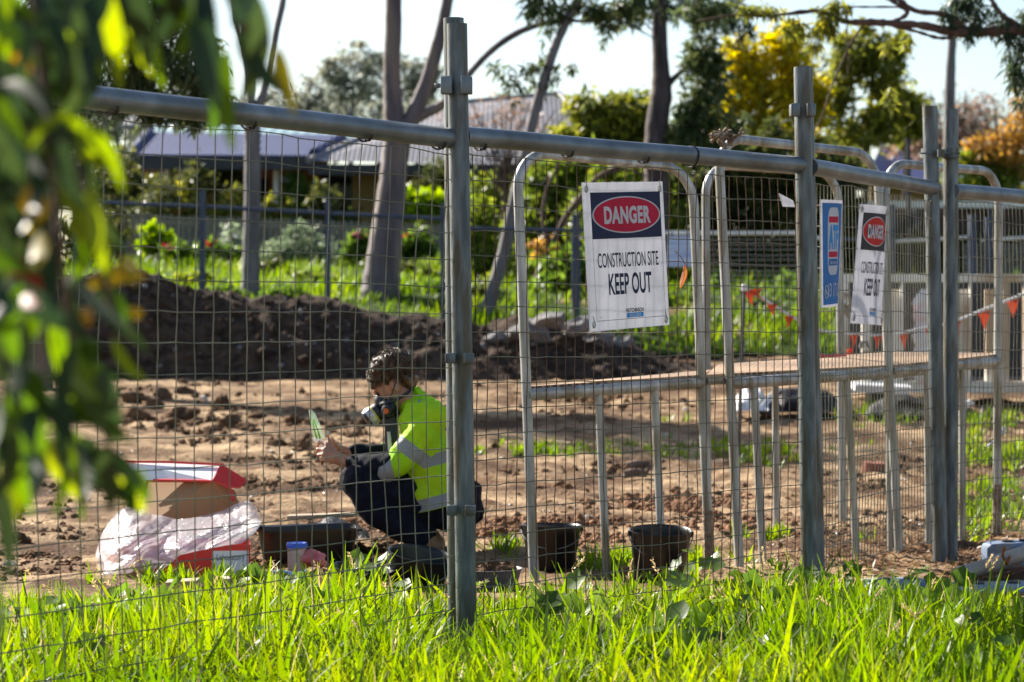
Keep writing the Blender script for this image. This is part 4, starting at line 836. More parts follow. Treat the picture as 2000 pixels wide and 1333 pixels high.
# distant belt of trees
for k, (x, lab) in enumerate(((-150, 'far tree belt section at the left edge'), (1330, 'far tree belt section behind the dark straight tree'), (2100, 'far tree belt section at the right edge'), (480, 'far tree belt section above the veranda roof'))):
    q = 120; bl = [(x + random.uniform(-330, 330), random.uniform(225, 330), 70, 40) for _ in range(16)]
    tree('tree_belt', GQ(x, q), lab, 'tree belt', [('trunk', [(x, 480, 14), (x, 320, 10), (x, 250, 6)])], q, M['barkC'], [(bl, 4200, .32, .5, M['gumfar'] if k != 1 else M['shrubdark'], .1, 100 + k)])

# ------------------------------------------------------------------ lawn grass
def grass_obj(name, base, h, wd, seed, m, curl=.9, lean=.25, seg=4, kind='stuff', label=None):
    rng = np.random.default_rng(seed); N = len(base); az = rng.random(N) * 2 * np.pi
    ln = np.abs(rng.normal(size=N)) * lean; cu = rng.random(N) * curl
    V, Fq, k = blades(base, h, wd, az, ln, cu, seg, None)
    o = np_mesh(name, V, Fq, m, None, {'rnd': np.repeat(np.clip(vnoise(base[:, 0] * 2.2, base[:, 1] * 2.2, seed) * .6 + rng.random(N) * .4, 0, 1), k)}); tag(o, kind=kind)
    if label: o['label'] = label
    return o
M['lawngrass'] = L_('lawn_grass', [(.030, .070, .008), (.085, .155, .010), (.20, .26, .018)], .5)
M['grass'] = L_('near_grass', [(.030, .085, .006), (.092, .165, .008), (.19, .225, .014)], .58, gain=1.0)
M['straw'] = L_('straw', [(.30, .23, .11), (.45, .37, .20)], .4)
rng = np.random.default_rng(21); N = 42000
q = 36.0 + 17 * rng.random(N) ** 1.5; X = rng.uniform(-8.5, 8.5, N) * q / 45
keep = rng.random(N) < np.clip(fbm(X * 1.1, q * .8, 77, 3) * 2.6 - .6, .12, 1); q, X = q[keep], X[keep]
sx = X * 6040 / q + 1000; mtop = np.interp(sx, _cx, _cy); ok = (q > 36.9) | (sx > 1250); q, X, sx = q[ok], X[ok], sx[ok]
clump = vnoise(X * 1.6, q * 1.2, 5)
grass_obj('lawn_grass', np.stack([X, q * K, gzq(q) + .0], 1), (.06 + .20 * rng.random(len(q))) * (.5 + clump), .014 + .016 * rng.random(len(q)), 22, M['lawngrass'], seg=3)

# ------------------------------------------------------------------ crouching worker
QP = 15.0
def B(x, y, dy=0.0): v = P(x, y, QP); v.y += dy; return v
def n3(v, f, s): return (math.sin(v[0] * f + s) * math.sin(v[1] * f * 1.13 + 2 * s) + math.sin(v[2] * f * .91 + 3 * s + v[0] * f * .6)) * .5
def capsule(mb, p1, r1, p2, r2, n=14):
    p1, p2 = Vector(p1), Vector(p2); d = (p2 - p1); L = max(d.length, 1e-4); d = d / L if d.length > 1e-5 else Vector((0, 0, 1)); path, rad = [], []
    for k in range(1, 6):
        a = math.pi / 2 * k / 5; path.append(p1 - d * r1 * math.cos(a)); rad.append(max(1e-4, r1 * math.sin(a)))
    for k in range(1, 5): path.append(p1 + d * L * k / 5); rad.append(r1 + (r2 - r1) * k / 5)
    for k in range(5, 0, -1):
        a = math.pi / 2 * k / 5; path.append(p2 + d * r2 * math.cos(a)); rad.append(max(1e-4, r2 * math.sin(a)))
    mb.tube(path, rad, n)
def skin(name, caps, voxel, mats, parent, smooth=6, wrinkle=(), ell=()):
    mb = MB()
    for c in caps:
        pts = c[0::2]; rs = c[1::2]
        for i in range(len(pts) - 1): capsule(mb, pts[i], rs[i], pts[i + 1], rs[i + 1])
    for (c, R, rad) in ell:
        bm = bmesh.new(); bmesh.ops.create_icosphere(bm, subdivisions=3, radius=1)
        mb.add([Vector(c) + R @ Vector((v.co.x * rad[0], v.co.y * rad[1], v.co.z * rad[2])) for v in bm.verts], [tuple(v.index for v in f.verts) for f in bm.faces]); bm.free()
    o = mb.build(name, mats, None)
    rm = o.modifiers.new('r', 'REMESH'); rm.mode = 'VOXEL'; rm.voxel_size = voxel
    sm = o.modifiers.new('s', 'SMOOTH'); sm.iterations = smooth; sm.factor = .5
    dg = bpy.context.evaluated_depsgraph_get(); dg.update(); me = bpy.data.meshes.new_from_object(o.evaluated_get(dg))
    old = o.data; o.modifiers.clear(); o.data = me; bpy.data.meshes.remove(old); me.name = name
    if wrinkle:
        n = len(me.vertices); co = np.zeros(n * 3); no = np.zeros(n * 3); me.vertices.foreach_get('co', co); me.vertices.foreach_get('normal', no); co = co.reshape(-1, 3); no = no.reshape(-1, 3)
        dsp = sum(a * np.sin(co[:, 0] * f + s) * np.sin(co[:, 2] * f * g + 2 * s + co[:, 1] * f * .7) for (a, f, g, s) in wrinkle)
        me.vertices.foreach_set('co', (co + no * dsp[:, None]).ravel()); me.update()
    me.polygons.foreach_set('use_smooth', np.ones(len(me.polygons), bool))
    if parent is not None: o.parent = parent; o.matrix_parent_inverse = Matrix.Translation(parent.location).inverted()
    return o
def attr_from(o, name, fn):
    me = o.data; n = len(me.vertices); co = np.zeros(n * 3); me.vertices.foreach_get('co', co); co = co.reshape(-1, 3)
    s = QP / 6040; px = co[:, 0] / s + 1000; py = 640 - (co[:, 2] - CAMZ) / s; dy = co[:, 1] - K * QP
    a = me.attributes.new(name, 'FLOAT', 'POINT'); a.data.foreach_set('value', fn(px, py, dy).astype(np.float32))
M['skin'] = mat('skin', (.36, .17, .105), (.46, .235, .155), rough=.5, scale=30)
M['pants'] = mat('navy_work_cloth', (.004, .005, .012), (.009, .011, .023), spec=.2, rough=.9, scale=30, bump=.3, bscale=200)
M['boot'] = mat('tan_boot', (.13, .075, .03), (.22, .13, .055), rough=.7, scale=20)
M['hair'] = mat('brown_hair', (.040, .021, .010), (.16, .088, .040), rough=.42, spec=.45, lo=.42, hi=.66, scale=40)
M['rubber'] = mat('dark_rubber', (.010, .011, .016), (.02, .022, .03), rough=.45)
M['silver'] = mat('silver_plastic', (.42, .43, .46), (.6, .6, .62), rough=.3, metal=.4)
M['orange'] = mat('orange_plastic', (.62, .09, .01), (.7, .13, .02), rough=.4)
M['yellowband'] = mat('yellow_plastic', (.6, .5, .04), (.65, .55, .06), rough=.4)
def vest_mat():
    m, N, L, b = new_mat('hi_vis_cloth'); at = N.new('ShaderNodeAttribute'); at.attribute_name = 'tape'
    tc = N.new('ShaderNodeTexCoord'); nz = N.new('ShaderNodeTexNoise'); nz.inputs['Scale'].default_value = 6; L.new(tc.outputs['Object'], nz.inputs['Vector'])
    r = N.new('ShaderNodeValToRGB'); r.color_ramp.elements[0].position = .35; r.color_ramp.elements[1].position = .7; r.color_ramp.elements[0].color = (.42, .86, .008, 1); r.color_ramp.elements[1].color = (.60, .90, .012, 1); L.new(nz.outputs[0], r.inputs[0])
    gt = N.new('ShaderNodeMath'); gt.operation = 'GREATER_THAN'; gt.inputs[1].default_value = 0; L.new(at.outputs['Fac'], gt.inputs[0])
    mx = N.new('ShaderNodeMix'); mx.data_type = 'RGBA'; L.new(gt.outputs[0], mx.inputs[0]); L.new(r.outputs[0], mx.inputs[6]); mx.inputs[7].default_value = (.36, .38, .42, 1)
    L.new(mx.outputs[2], b.inputs['Base Color']); b.inputs['Roughness'].default_value = .75
    tr = N.new('ShaderNodeBsdfTranslucent'); L.new(mx.outputs[2], tr.inputs['Color']); ms = N.new('ShaderNodeMixShader'); ms.inputs[0].default_value = .4
    L.new(b.outputs[0], ms.inputs[1]); L.new(tr.outputs[0], ms.inputs[2]); L.new(ms.outputs[0], N['Material Output'].inputs['Surface']); return m
M['vest'] = vest_mat()
W = empty('person', B(850, 1083), 'person crouching on bare dirt in a hi-vis jacket and respirator, holding a clear bag', 'person')
# body: one continuous surface - head, neck, trunk, arms with hands, legs
hd = Euler((0, math.radians(-34), 0)).to_matrix()          # head tips forward (towards -X)
hc = B(764, 748, 0)
nearw = B(684, 903, -.10); farw = B(680, 885, .075)
def finger(pts, r): return [v for i, p in enumerate(pts) for v in (p, r * (1 - .12 * i))]
caps = [
    [B(783, 770), .060, B(815, 800), .062, B(840, 850), .115, B(872, 930), .12, B(890, 985), .13],
    [B(842, 815, -.16), .055, B(782, 896, -.22), .042, B(735, 902, -.17), .040, nearw, .027],
    [B(832, 815, .16), .055, B(775, 888, .20), .042, B(735, 890, .14), .036, farw, .026],
    [B(885, 985, -.09), .085, B(700, 930, -.15), .058, B(760, 1010, -.14), .055, B(832, 1055, -.13), .04],
    [B(885, 985, .09), .085, B(690, 938, .12), .058, B(755, 1010, .12), .055, B(832, 1055, .11), .04]]
# near hand (its left): palm rising from the wrist, four fingers curling over the slip, thumb up
kn = [B(641, 868, -.085), B(637, 877, -.10), B(636, 886, -.108), B(640, 895, -.105)]
caps += [[nearw, .026, B(664, 894, -.105), .027], [B(664, 894, -.105), .024, kn[0], .013], [B(662, 892, -.11), .022, kn[1], .014], [B(663, 897, -.11), .021, kn[2], .0135], [B(665, 900, -.105), .020, kn[3], .012]]
tips = [[(626, 862, -.06), (621, 872, -.035)], [(623, 876, -.075), (620, 885, -.05)], [(624, 887, -.08), (623, 896, -.055)], [(630, 898, -.08), (631, 906, -.06)]]
for k_, tp in zip(kn, tips): caps.append(finger([k_] + [B(*t) for t in tp], .0098))
caps.append([B(660, 889, -.095), .017, B(652, 876, -.085), .0125, B(645, 863, -.075), .0105, B(641, 857, -.06), .009])
# far hand behind, steadying the slip
caps += [[farw, .024, B(662, 880, .06), .025, B(648, 872, .045), .018], finger([B(648, 868, .045), B(640, 858, .03), B(640, 849, .01)], .0095), finger([B(646, 874, .05), B(634, 868, .04), B(628, 862, .02)], .0095),
         finger([B(648, 879, .055), B(635, 876, .045), B(627, 872, .03)], .009), finger([B(650, 884, .055), B(638, 884, .05), B(630, 881, .035)], .0085), finger([B(660, 876, .03), B(652, 866, .01), B(648, 857, -.005)], .010)]
ell = [(hc, hd, (.092, .074, .112)), (hc + hd @ Vector((-.035, 0, -.065)), hd, (.058, .052, .062)),
       (hc + hd @ Vector((-.098, 0, -.028)), hd, (.020, .013, .026)), (hc + hd @ Vector((-.078, 0, .012)), hd, (.022, .052, .014)),
       (hc + hd @ Vector((-.075, 0, -.075)), hd, (.022, .027, .014)),
       (hc + hd @ Vector((.012, -.076, -.022)), hd @ Euler((0, 0, .35)).to_matrix(), (.022, .010, .034)), (hc + hd @ Vector((.012, .076, -.022)), hd, (.022, .010, .034))]
skin('body', caps, .0052, M['skin'], W, smooth=4, ell=ell)
mb = MB()
for sy in (-1, 1):
    bm = bmesh.new(); bmesh.ops.create_icosphere(bm, subdivisions=2, radius=.0125); c = hc + hd @ Vector((-.080, sy * .031, -.008))
    mb = MB(); mb.add([c + v.co for v in bm.verts], [tuple(v.index for v in f.verts) for f in bm.faces]); bm.free(); mb.build('eye', M['rubber'], W)
# trousers
tr = [[B(892, 988, -.07), .125, B(892, 988, .07), .125], [B(880, 955, -.06), .12, B(880, 955, .06), .12], [B(905, 985, 0), .13, B(918, 1000, 0), .07],
      [B(884, 1000, -.085), .100, B(790, 958, -.125), .096, B(706, 934, -.15), .084, B(735, 990, -.145), .082, B(790, 1025, -.135), .076, B(828, 1046, -.13), .064],
      [B(880, 990, .105), .115, B(780, 955, .12), .10, B(692, 940, .12), .082, B(730, 995, .12), .080, B(790, 1028, .115), .074, B(826, 1046, .11), .062]]
skin('trousers', tr, .010, M['pants'], W, smooth=6, wrinkle=((.004, 38, 1.2, .3), (.002, 90, .8, 1.2)))
mb = MB(); mb.prism([B(905, 968, -.05), B(926, 958, -.05), B(945, 1012, -.05), B(932, 1022, -.05), B(905, 1016, -.05)], (0, .10, 0)); mb.build('tool_pouch', M['pants'], W, smooth=False, bevel=.008)
for dy in (-.13, .11):
    skin('boot', [[B(838, 1052, dy), .050, B(850, 1066, dy), .046], [B(852, 1066, dy), .044, B(806, 1072, dy), .040, B(782, 1076, dy), .032]], .008, M['boot'], W, smooth=4)
    mb = MB(); mb.prism([B(770, 1079, dy - .045), B(872, 1076, dy - .045), B(872, 1084, dy - .045), B(768, 1085, dy - .045)], (0, .09, 0)); mb.build('boot_sole', M['rubber'], W, smooth=False, bevel=.004)
# jacket with reflective tape, navy forearms
jk = []
for dy in (-.095, 0, .095): jk.append([B(826, 822, dy), .110, B(836, 870, dy), .122, B(848, 930, dy), .133, B(860, 985, dy), .150, B(864, 1030, dy), .156])
jk += [[B(812, 795), .085, B(826, 815), .11], [B(846, 816, -.135), .092, B(825, 845, -.19), .076, B(784, 898, -.225), .066, B(760, 912, -.205), .056],
       [B(838, 815, .13), .082, B(815, 850, .19), .074, B(775, 888, .215), .062, B(752, 888, .19), .052]]
J = skin('jacket', jk, .0085, M['vest'], W, smooth=5, wrinkle=((.009, 26, 1.6, .9), (.0045, 58, .7, 2.0), (.0025, 110, 1.2, .5)))
bm = bmesh.new(); bm.from_mesh(J.data); pl = B(795, 1003); nrm = Vector((.26, 0, -1)).normalized()
bmesh.ops.bisect_plane(bm, geom=bm.verts[:] + bm.edges[:] + bm.faces[:], plane_co=pl, plane_no=nrm, clear_outer=True); bmesh.ops.holes_fill(bm, edges=bm.edges); bm.to_mesh(J.data); bm.free(); J.data.polygons.foreach_set('use_smooth', np.ones(len(J.data.polygons), bool))
def tape(px, py, dy):
    arm = (dy < -.135) & (px < 838) & (py > 820) & (py < 950) & (px < 752 + (px * 0 + 1000 - py) * .9)
    t = 12 - np.abs(py - (1003 - .26 * (px - 795)) + 13); body = 12 - np.abs(py - (903 - .26 * (px - 815)))
    sh = 6 - np.abs((py - 790) - (px - 826) * .95); sh = np.where((py < 850) & (px > 818), sh, -9)
    v = np.maximum(np.maximum(t, body), sh)
    ua = 13 - np.abs((px - 801) * .61 - (py - 871) * .79); cf = 15 - np.abs((px - 757) * .95 - (py - 912) * .25)
    a = np.maximum(ua, cf); armz = (np.abs((px - 812) * .79 + (py - 858) * .61) < 46) & (dy < -.12)
    cuff = (px < 778) & (dy < -.1)
    return np.where(cuff, cf, np.where(armz & (dy < -.17), ua, v)) / 10.0
attr_from(J, 'tape', tape)
skin('sleeve', [[B(765, 902, -.21), .056, B(732, 904, -.17), .053, B(694, 903, -.11), .043]], .007, M['pants'], W, smooth=4, wrinkle=((.003, 70, 1, .4),))
skin('sleeve', [[B(756, 888, .19), .050, B(725, 888, .13), .046, B(690, 884, .085), .038]], .007, M['pants'], W, smooth=4, wrinkle=((.003, 70, 1, .4),))
# collar, dark shirt front
mb = MB(); ring = []
for k in range(21):
    a = math.pi * (k / 20 * 1.5 + .25 - .5 + .0); c = B(799, 783); ring.append((c + Vector((math.cos(a) * .075 - .0, math.sin(a) * .085, .03 * math.cos(a))), c + Vector((math.cos(a) * .060 - .018, math.sin(a) * .075, .050 + .015 * math.cos(a)))))
vs = [p for r in ring for p in r]; mb.add(vs, [(2 * i, 2 * i + 1, 2 * i + 3, 2 * i + 2) for i in range(20)]); cl = mb.build('collar', M['vest'], W, fix=False); md = cl.modifiers.new('s', 'SOLIDIFY'); md.thickness = .008
mb = MB()
vsf = [(766, 806), (776, 818), (780, 860), (777, 905), (756, 905), (752, 860), (752, 820)]
mb.prism([B(x, y, -.05) for x, y in vsf], (0, .12, 0)); mb.build('undershirt', M['rubber'], W, smooth=False, bevel=.006)
mb = MB(); mb.prism([B(757, 842, -.075), B(764, 842, -.075), B(770, 892, -.075), B(761, 897, -.075)], (0, .012, 0)); mb.build('lanyard', M['silver'], W, smooth=False, bevel=.003)
# hair: cap of curls
hcap = skin('hair', [], .008, M['hair'], W, smooth=3, ell=[(hc + hd @ Vector((.034, 0, .044)), hd, (.102, .090, .090)), (hc + hd @ Vector((-.040, 0, .076)), hd, (.048, .064, .038)), (hc + hd @ Vector((.066, 0, -.02)), hd, (.056, .076, .075))], wrinkle=((.010, 60, 1.1, .4), (.006, 110, .9, 1.4)))
rngh = np.random.default_rng(4); mb = MB()
for k in range(4200):
    d = Vector(rngh.normal(size=3)); d.z = abs(d.z) - (.75 if d.x > .1 and rngh.random() < .5 else .25); d.normalize()
    if (d.x < -.45 and d.z < .10) or (abs(d.y) > .35 and d.x < .25 and d.z < -.02): continue
    p = hc + hd @ Vector((.030 + d.x * .102, d.y * .088, .042 + d.z * .090)); nn = hd @ d; lk = math.floor(d.x * 5) + 3.1 * math.floor(d.y * 5) + 7.7 * math.floor(d.z * 5)
    fl_ = hd @ Vector((d.x * .6 - .5, d.y * 1.0, -.8)) + Vector((math.sin(lk * 3.7), math.sin(lk * 5.3), math.sin(lk * 7.9))) * .8 + Vector(rngh.normal(size=3)) * .25; fl_ = (fl_ - nn * fl_.dot(nn)).normalized(); sd_ = nn.cross(fl_); L_s = .024 + .026 * rngh.random(); wv = rngh.random() * 6.28; pts = []
    for j in range(6):
        t = j / 5; pts.append(p + fl_ * (L_s * t) + sd_ * (.006 * math.sin(wv + t * 4.5)) + nn * (.004 + .018 * math.sin(math.pi * t * .8) * (.4 + .6 * abs(math.sin(lk)))))
    mb.tube(pts, [.0010, .0014, .0015, .0014, .0011, .0006], 3, caps=False)
mb.build('curls', M['hair'], hcap, fix=False)
# respirator
rs = skin('respirator', [[hc + hd @ Vector((-.082, 0, -.048)), .044, hc + hd @ Vector((-.088, 0, -.095)), .050, hc + hd @ Vector((-.070, 0, -.125)), .036], [hc + hd @ Vector((-.07, -.03, -.08)), .036, hc + hd @ Vector((-.07, .03, -.08)), .036], [hc + hd @ Vector((-.055, -.045, -.085)), .030, B(758, 805, -.07), .032]], .007, M['rubber'], W, smooth=4)
ax = Vector((-.80, -.15, -.58)).normalized(); Mx = ax.to_track_quat('Z', 'Y').to_matrix(); fc = B(736, 806, -.015)
mb = MB(); mb.lathe(fc, [(0, -.02), (.036, -.02), (.044, -.012), (.044, .012)], 28, Mx); mb.build('filter_base', M['rubber'], rs)
mb = MB(); mb.lathe(fc, [(.045, .010), (.047, .012), (.047, .016), (.045, .018)], 28, Mx); mb.build('filter_band', M['yellowband'], rs)
mb = MB(); mb.lathe(fc, [(.045, .017), (.047, .019), (.047, .046), (.044, .050)], 28, Mx); mb.build('filter_ring', M['silver'], rs)
mb = MB(); mb.lathe(fc, [(.044, .048), (.043, .060), (.030, .066), (0, .066)], 28, Mx); mb.build('filter_cap', M['rubber'], rs)
ax2 = Vector((-.15, -.97, -.1)).normalized(); M2 = ax2.to_track_quat('Z', 'Y').to_matrix(); f2c = B(757, 801, -.092)
mb = MB(); mb.lathe(f2c, [(0, 0), (.024, 0), (.024, .014), (.020, .018), (0, .018)], 24, M2); mb.build('valve', M['rubber'], rs)
mb = MB(); mb.lathe(f2c, [(.0135, .0175), (.0135, .021), (0, .0215)], 20, M2); mb.build('valve_cap', M['orange'], rs)
def band(pts, wd, m, nm):
    mb = MB(); vs = []
    for p in pts: vs += [Vector(p) + Vector((0, 0, wd / 2)), Vector(p) - Vector((0, 0, wd / 2))]
    mb.add(vs, [(2 * i, 2 * i + 1, 2 * i + 3, 2 * i + 2) for i in range(len(pts) - 1)]); o = mb.build(nm, m, rs, fix=False); md = o.modifiers.new('s', 'SOLIDIFY'); md.thickness = .003
band([B(742, 790, -.062), B(760, 785, -.083), B(778, 779, -.088), B(797, 768, -.080), B(806, 758, -.05)], .018, M['rubber'], 'strap')
band([B(752, 796, -.075), B(766, 772, -.086), B(775, 745, -.094), B(782, 720, -.085)], .016, M['rubber'], 'strap')
# the slip and the clear bag held up
zb_ = empty('clear_bag', B(628, 860, -.06), 'clear striped plastic bag and white slip held up in the crouching worker\'s hands', 'plastic bag')
M['clear'] = plastic_sheet('clear_film', (.55, .72, .55), .4, .68, .12); M['greenline'] = mat('green_print', (.20, .55, .02), (.3, .65, .03), rough=.4); M['paper'] = plastic_sheet('white_plastic', (.85, .83, .86), .3, 0, .3)
def ribbon(rows, m, nm, parent, th=.002):
    mb = MB(); vs = [p for r in rows for p in r]; k = len(rows[0]); mb.add(vs, [(i * k + j, i * k + j + 1, (i + 1) * k + j + 1, (i + 1) * k + j) for i in range(len(rows) - 1) for j in range(k - 1)])
    o = mb.build(nm, m, parent, fix=False); md = o.modifiers.new('s', 'SOLIDIFY'); md.thickness = th; return o
ribbon([[B(606, 800, -.07), B(611, 800, -.075), B(617, 806, -.07)], [B(609, 825, -.07), B(617, 826, -.078), B(627, 828, -.07)], [B(614, 856, -.07), B(624, 858, -.078), B(637, 855, -.07)]], M['clear'], 'film', zb_)
for o_ in (0, 6): ribbon([[B(611 + o_ * .5, 818, -.082), B(613 + o_ * .5, 818, -.082)], [B(616 + o_, 840, -.084), B(619 + o_, 840, -.084)], [B(620 + o_, 856, -.084), B(624 + o_, 856, -.084)]], M['greenline'], 'green_stripe', zb_)
mb = MB(); mb.prism([B(612, 856, -.05), B(620, 853, -.05), B(634, 861, -.05), B(651, 877, -.05), B(647, 881, -.05), B(630, 878, -.05)], (0, .016, 0)); mb.build('slip', M['paper'], zb_, bevel=.004)
mb = MB(); blob_rock(mb, B(642, 846, -.02), .012, rngh, (1, 1, .9), 2, .25); mb.build('sample_lump', M['stone'], zb_)

# ------------------------------------------------------------------ things on the ground
M['boxred'] = mat('red_card', (.62, .026, .022), (.68, .04, .03), rough=.5, scale=6); M['boxbrown'] = mat('brown_card', (.28, .15, .065), (.34, .19, .085), rough=.85, scale=3); M['boxwhite'] = mat('white_card', (.66, .68, .74), (.78, .78, .80), rough=.6, scale=4)
q = 13.6
bx = empty('cardboard_box', GQ(360, q), 'open red cardboard box with brown inside, wrapped in clear plastic on the dirt', 'box')
A_ = GQ(240, 13.52); B_ = GQ(489, 13.60); dv = (B_ - A_).normalized(); nv = Vector((-dv.y, dv.x, 0)); up = Vector((0, 0, 1)); WD = (B_ - A_).length; D_ = .34; H_ = .145
def bp(u, v, h): return A_ + dv * (u * WD) + nv * (v * D_) + up * (h * H_)
t_ = .006
def wallp(a, b, name, m): MB().prism([bp(*a, .0), bp(*b, .0), bp(*b, 1), bp(*a, 1)], (Vector(bp(.5, .5, 0)) - (bp(*a, 0) + bp(*b, 0)) / 2).normalized() * t_).build(name, m, bx, smooth=False)
wallp((0, 0), (1, 0), 'front_wall', M['boxred']); wallp((1, .02), (1, 1), 'side_wall', M['boxred']); wallp((0, .02), (0, 1), 'side_wall', M['boxred']); wallp((.012, 1), (.988, 1), 'back_wall', M['boxred'])
MB().prism([bp(.01, .02, .03), bp(.99, .02, .03), bp(.99, .98, .03), bp(.01, .98, .03)], (0, 0, .006)).build('base', M['boxbrown'], bx, smooth=False)
L0, L1 = bp(0, 1.02, .95), bp(1, 1.02, .95); T1 = P(462, 930, 14.15); T0 = P(262, 925, 14.35)
MB().prism([L0, L1, P(458, 958, 14.1), P(415, 937, 14.1), P(285, 937, 14.3)], (nv * .008)).build('lid', M['boxbrown'], bx, smooth=False)
MB().prism([P(246, 901, 14.35), P(434, 909, 14.2), P(415, 939, 14.06), P(262, 938, 14.25)], nv * .006).build('lid_flap', M['boxwhite'], bx, smooth=False)
mb = MB(); mb.tube([P(244, 902, 14.33), P(330, 903, 14.26), P(436, 908, 14.18), P(415, 940, 14.04), P(300, 938, 14.2)], .006, 6); mb.build('flap_edge', M['boxred'], bx)
MB().prism([P(432, 904, 14.16), P(440, 911, 14.15), P(483, 938, 14.1), P(470, 953, 14.08), P(446, 954, 14.06), P(414, 939, 14.05)], nv * .006).build('lid_side_flap', M['boxred'], bx, smooth=False)
mb = MB(); mb.tube([P(448, 955, 14.08), P(456, 978, 14.05)], .008, 6); mb.build('lid_edge', M['boxred'], bx)
lb = MB().prism([bp(.70, -.004, .06), bp(.985, -.004, .06), bp(.985, -.004, .82), bp(.70, -.004, .82)], -nv * .002).build('label', M['boxwhite'], bx, smooth=False)
v, fs = text_polys('Laboratory', 0); lo, hi = v.min(0), v.max(0)
MB().add([bp(.735 + .22 * (a - lo[0]) / (hi[0] - lo[0]), -.013, .48 + .24 * (b - lo[1]) / (hi[1] - lo[1])) for a, b, _ in v], fs).build('label_lettering', M['navy'], bx, smooth=False, fix=False)
# clear plastic wrap over the box
pb = empty('plastic_wrap', GQ(350, 13.4), 'crumpled clear plastic wrap draped over the open red box', 'plastic wrap')
lowx = [187, 200, 222, 238, 260, 290, 324, 351, 380, 405, 440, 472, 500, 511]; lowy = [1098, 1138, 1132, 1122, 1118, 1113, 1109, 1085, 1078, 1073, 1066, 1062, 1040, 1020]
upx = [187, 200, 225, 245, 280, 292, 320, 345, 375, 405, 440, 462, 486, 500, 511]; upy = [1080, 1040, 1004, 990, 995, 1004, 1008, 1015, 1012, 1006, 996, 984, 978, 990, 1016]
n, m_ = 110, 44; vs = []
for i in range(n + 1):
    x = 187 + 324 * i / n; y0 = np.interp(x, upx, upy); y1 = np.interp(x, lowx, lowy)
    for j in range(m_ + 1):
        t = j / m_; y = y0 + (y1 - y0) * t; xx = x + 9 * (vnoise(x / 22, y / 20, 3) - .5) * math.sin(math.pi * t)
        dg_ = x * .55 + y; ridge = abs(float(fbm(dg_ / 26, x / 120, 8, 2)) - .5) * .20 + abs(float(fbm(x / 60 - y / 40, dg_ / 55, 14, 2)) - .5) * .16 + abs(float(vnoise(dg_ / 9, x / 40, 12)) - .5) * .022
        qq = 13.44 + .55 * (1 - t) ** 1.2 - .10 * math.sin(math.pi * t) + .12 * (1 - math.sin(math.pi * i / n)) - ridge
        vs.append(P(xx, y, qq))
M['film'] = plastic_sheet('crumpled_clear_plastic', (.84, .83, .88), .40, .34, .20)
mb = MB(); mb.add(vs, [(i * (m_ + 1) + j, i * (m_ + 1) + j + 1, (i + 1) * (m_ + 1) + j + 1, (i + 1) * (m_ + 1) + j) for i in range(n) for j in range(m_)]); mb.build('film', M['film'], pb, fix=False)
# black tub
q = 14.45; tb = empty('tub', GQ(600, q), 'low black plastic tub lying between the red box and the worker', 'tub')
c = GQ(600, q); ux = Vector((1, .12, 0)).normalized(); uy = Vector((-ux.y, ux.x, 0))
def tubp(u, v, z): return c + ux * u + uy * v + Vector((0, 0, z))
def rr_loop(hx, hy, r, z, tilt=0, n=5):
    out = []
    for cx, cy, a0 in ((hx - r, hy - r, 0), (-hx + r, hy - r, 90), (-hx + r, -hy + r, 180), (hx - r, -hy + r, 270)):
        for k in range(n + 1):
            a = math.radians(a0 + 90 * k / n); u = cx + r * math.cos(a); vv = cy + r * math.sin(a); out.append(tubp(u, vv, z + tilt * u + .012 * math.sin(u * 14) * (z > .1)))
    return out
loops = [rr_loop(.20, .12, .05, .0), rr_loop(.225, .14, .06, .12, .0), rr_loop(.235, .15, .06, .165, .0), rr_loop(.252, .167, .06, .170, .0), rr_loop(.252, .167, .06, .158, .0), rr_loop(.228, .143, .06, .158, .0), rr_loop(.19, .115, .05, .012)]
k = len(loops[0]); mb = MB(); mb.add([p for l in loops for p in l], [(i * k + j, i * k + (j + 1) % k, (i + 1) * k + (j + 1) % k, (i + 1) * k + j) for i in range(len(loops) - 1) for j in range(k)] + [tuple(range((len(loops) - 1) * k, len(loops) * k)), tuple(reversed(range(k)))])
mb.build('tub_shell', M['black'], tb)
# container with blue lid
q = 13.5; q = 13.72; g = GQ(580, q); ct = empty('jar', g, 'pale plastic jar with a bright blue lid standing by the black tub', 'jar')
M['jar'] = plastic_sheet('jar_plastic', (.66, .54, .50), .3, 0, .3); M['bluelid'] = mat('blue_lid', (.015, .08, .55), (.02, .11, .62), rough=.35)
rj = S(20, q); hj = S(64, q)
MB().lathe(g, [(0, .0), (rj * .86, 0), (rj * .9, .006), (rj * .93, hj * .86), (0, hj * .86)], 32).build('jar_body', M['jar'], ct)
MB().lathe(g, [(rj * .9, hj * .845), (rj * 1.04, hj * .85), (rj * 1.05, hj * .96), (rj * .98, hj), (rj * .82, hj), (rj * .8, hj * .985), (0, hj * .985)], 32).build('jar_lid', M['bluelid'], ct)
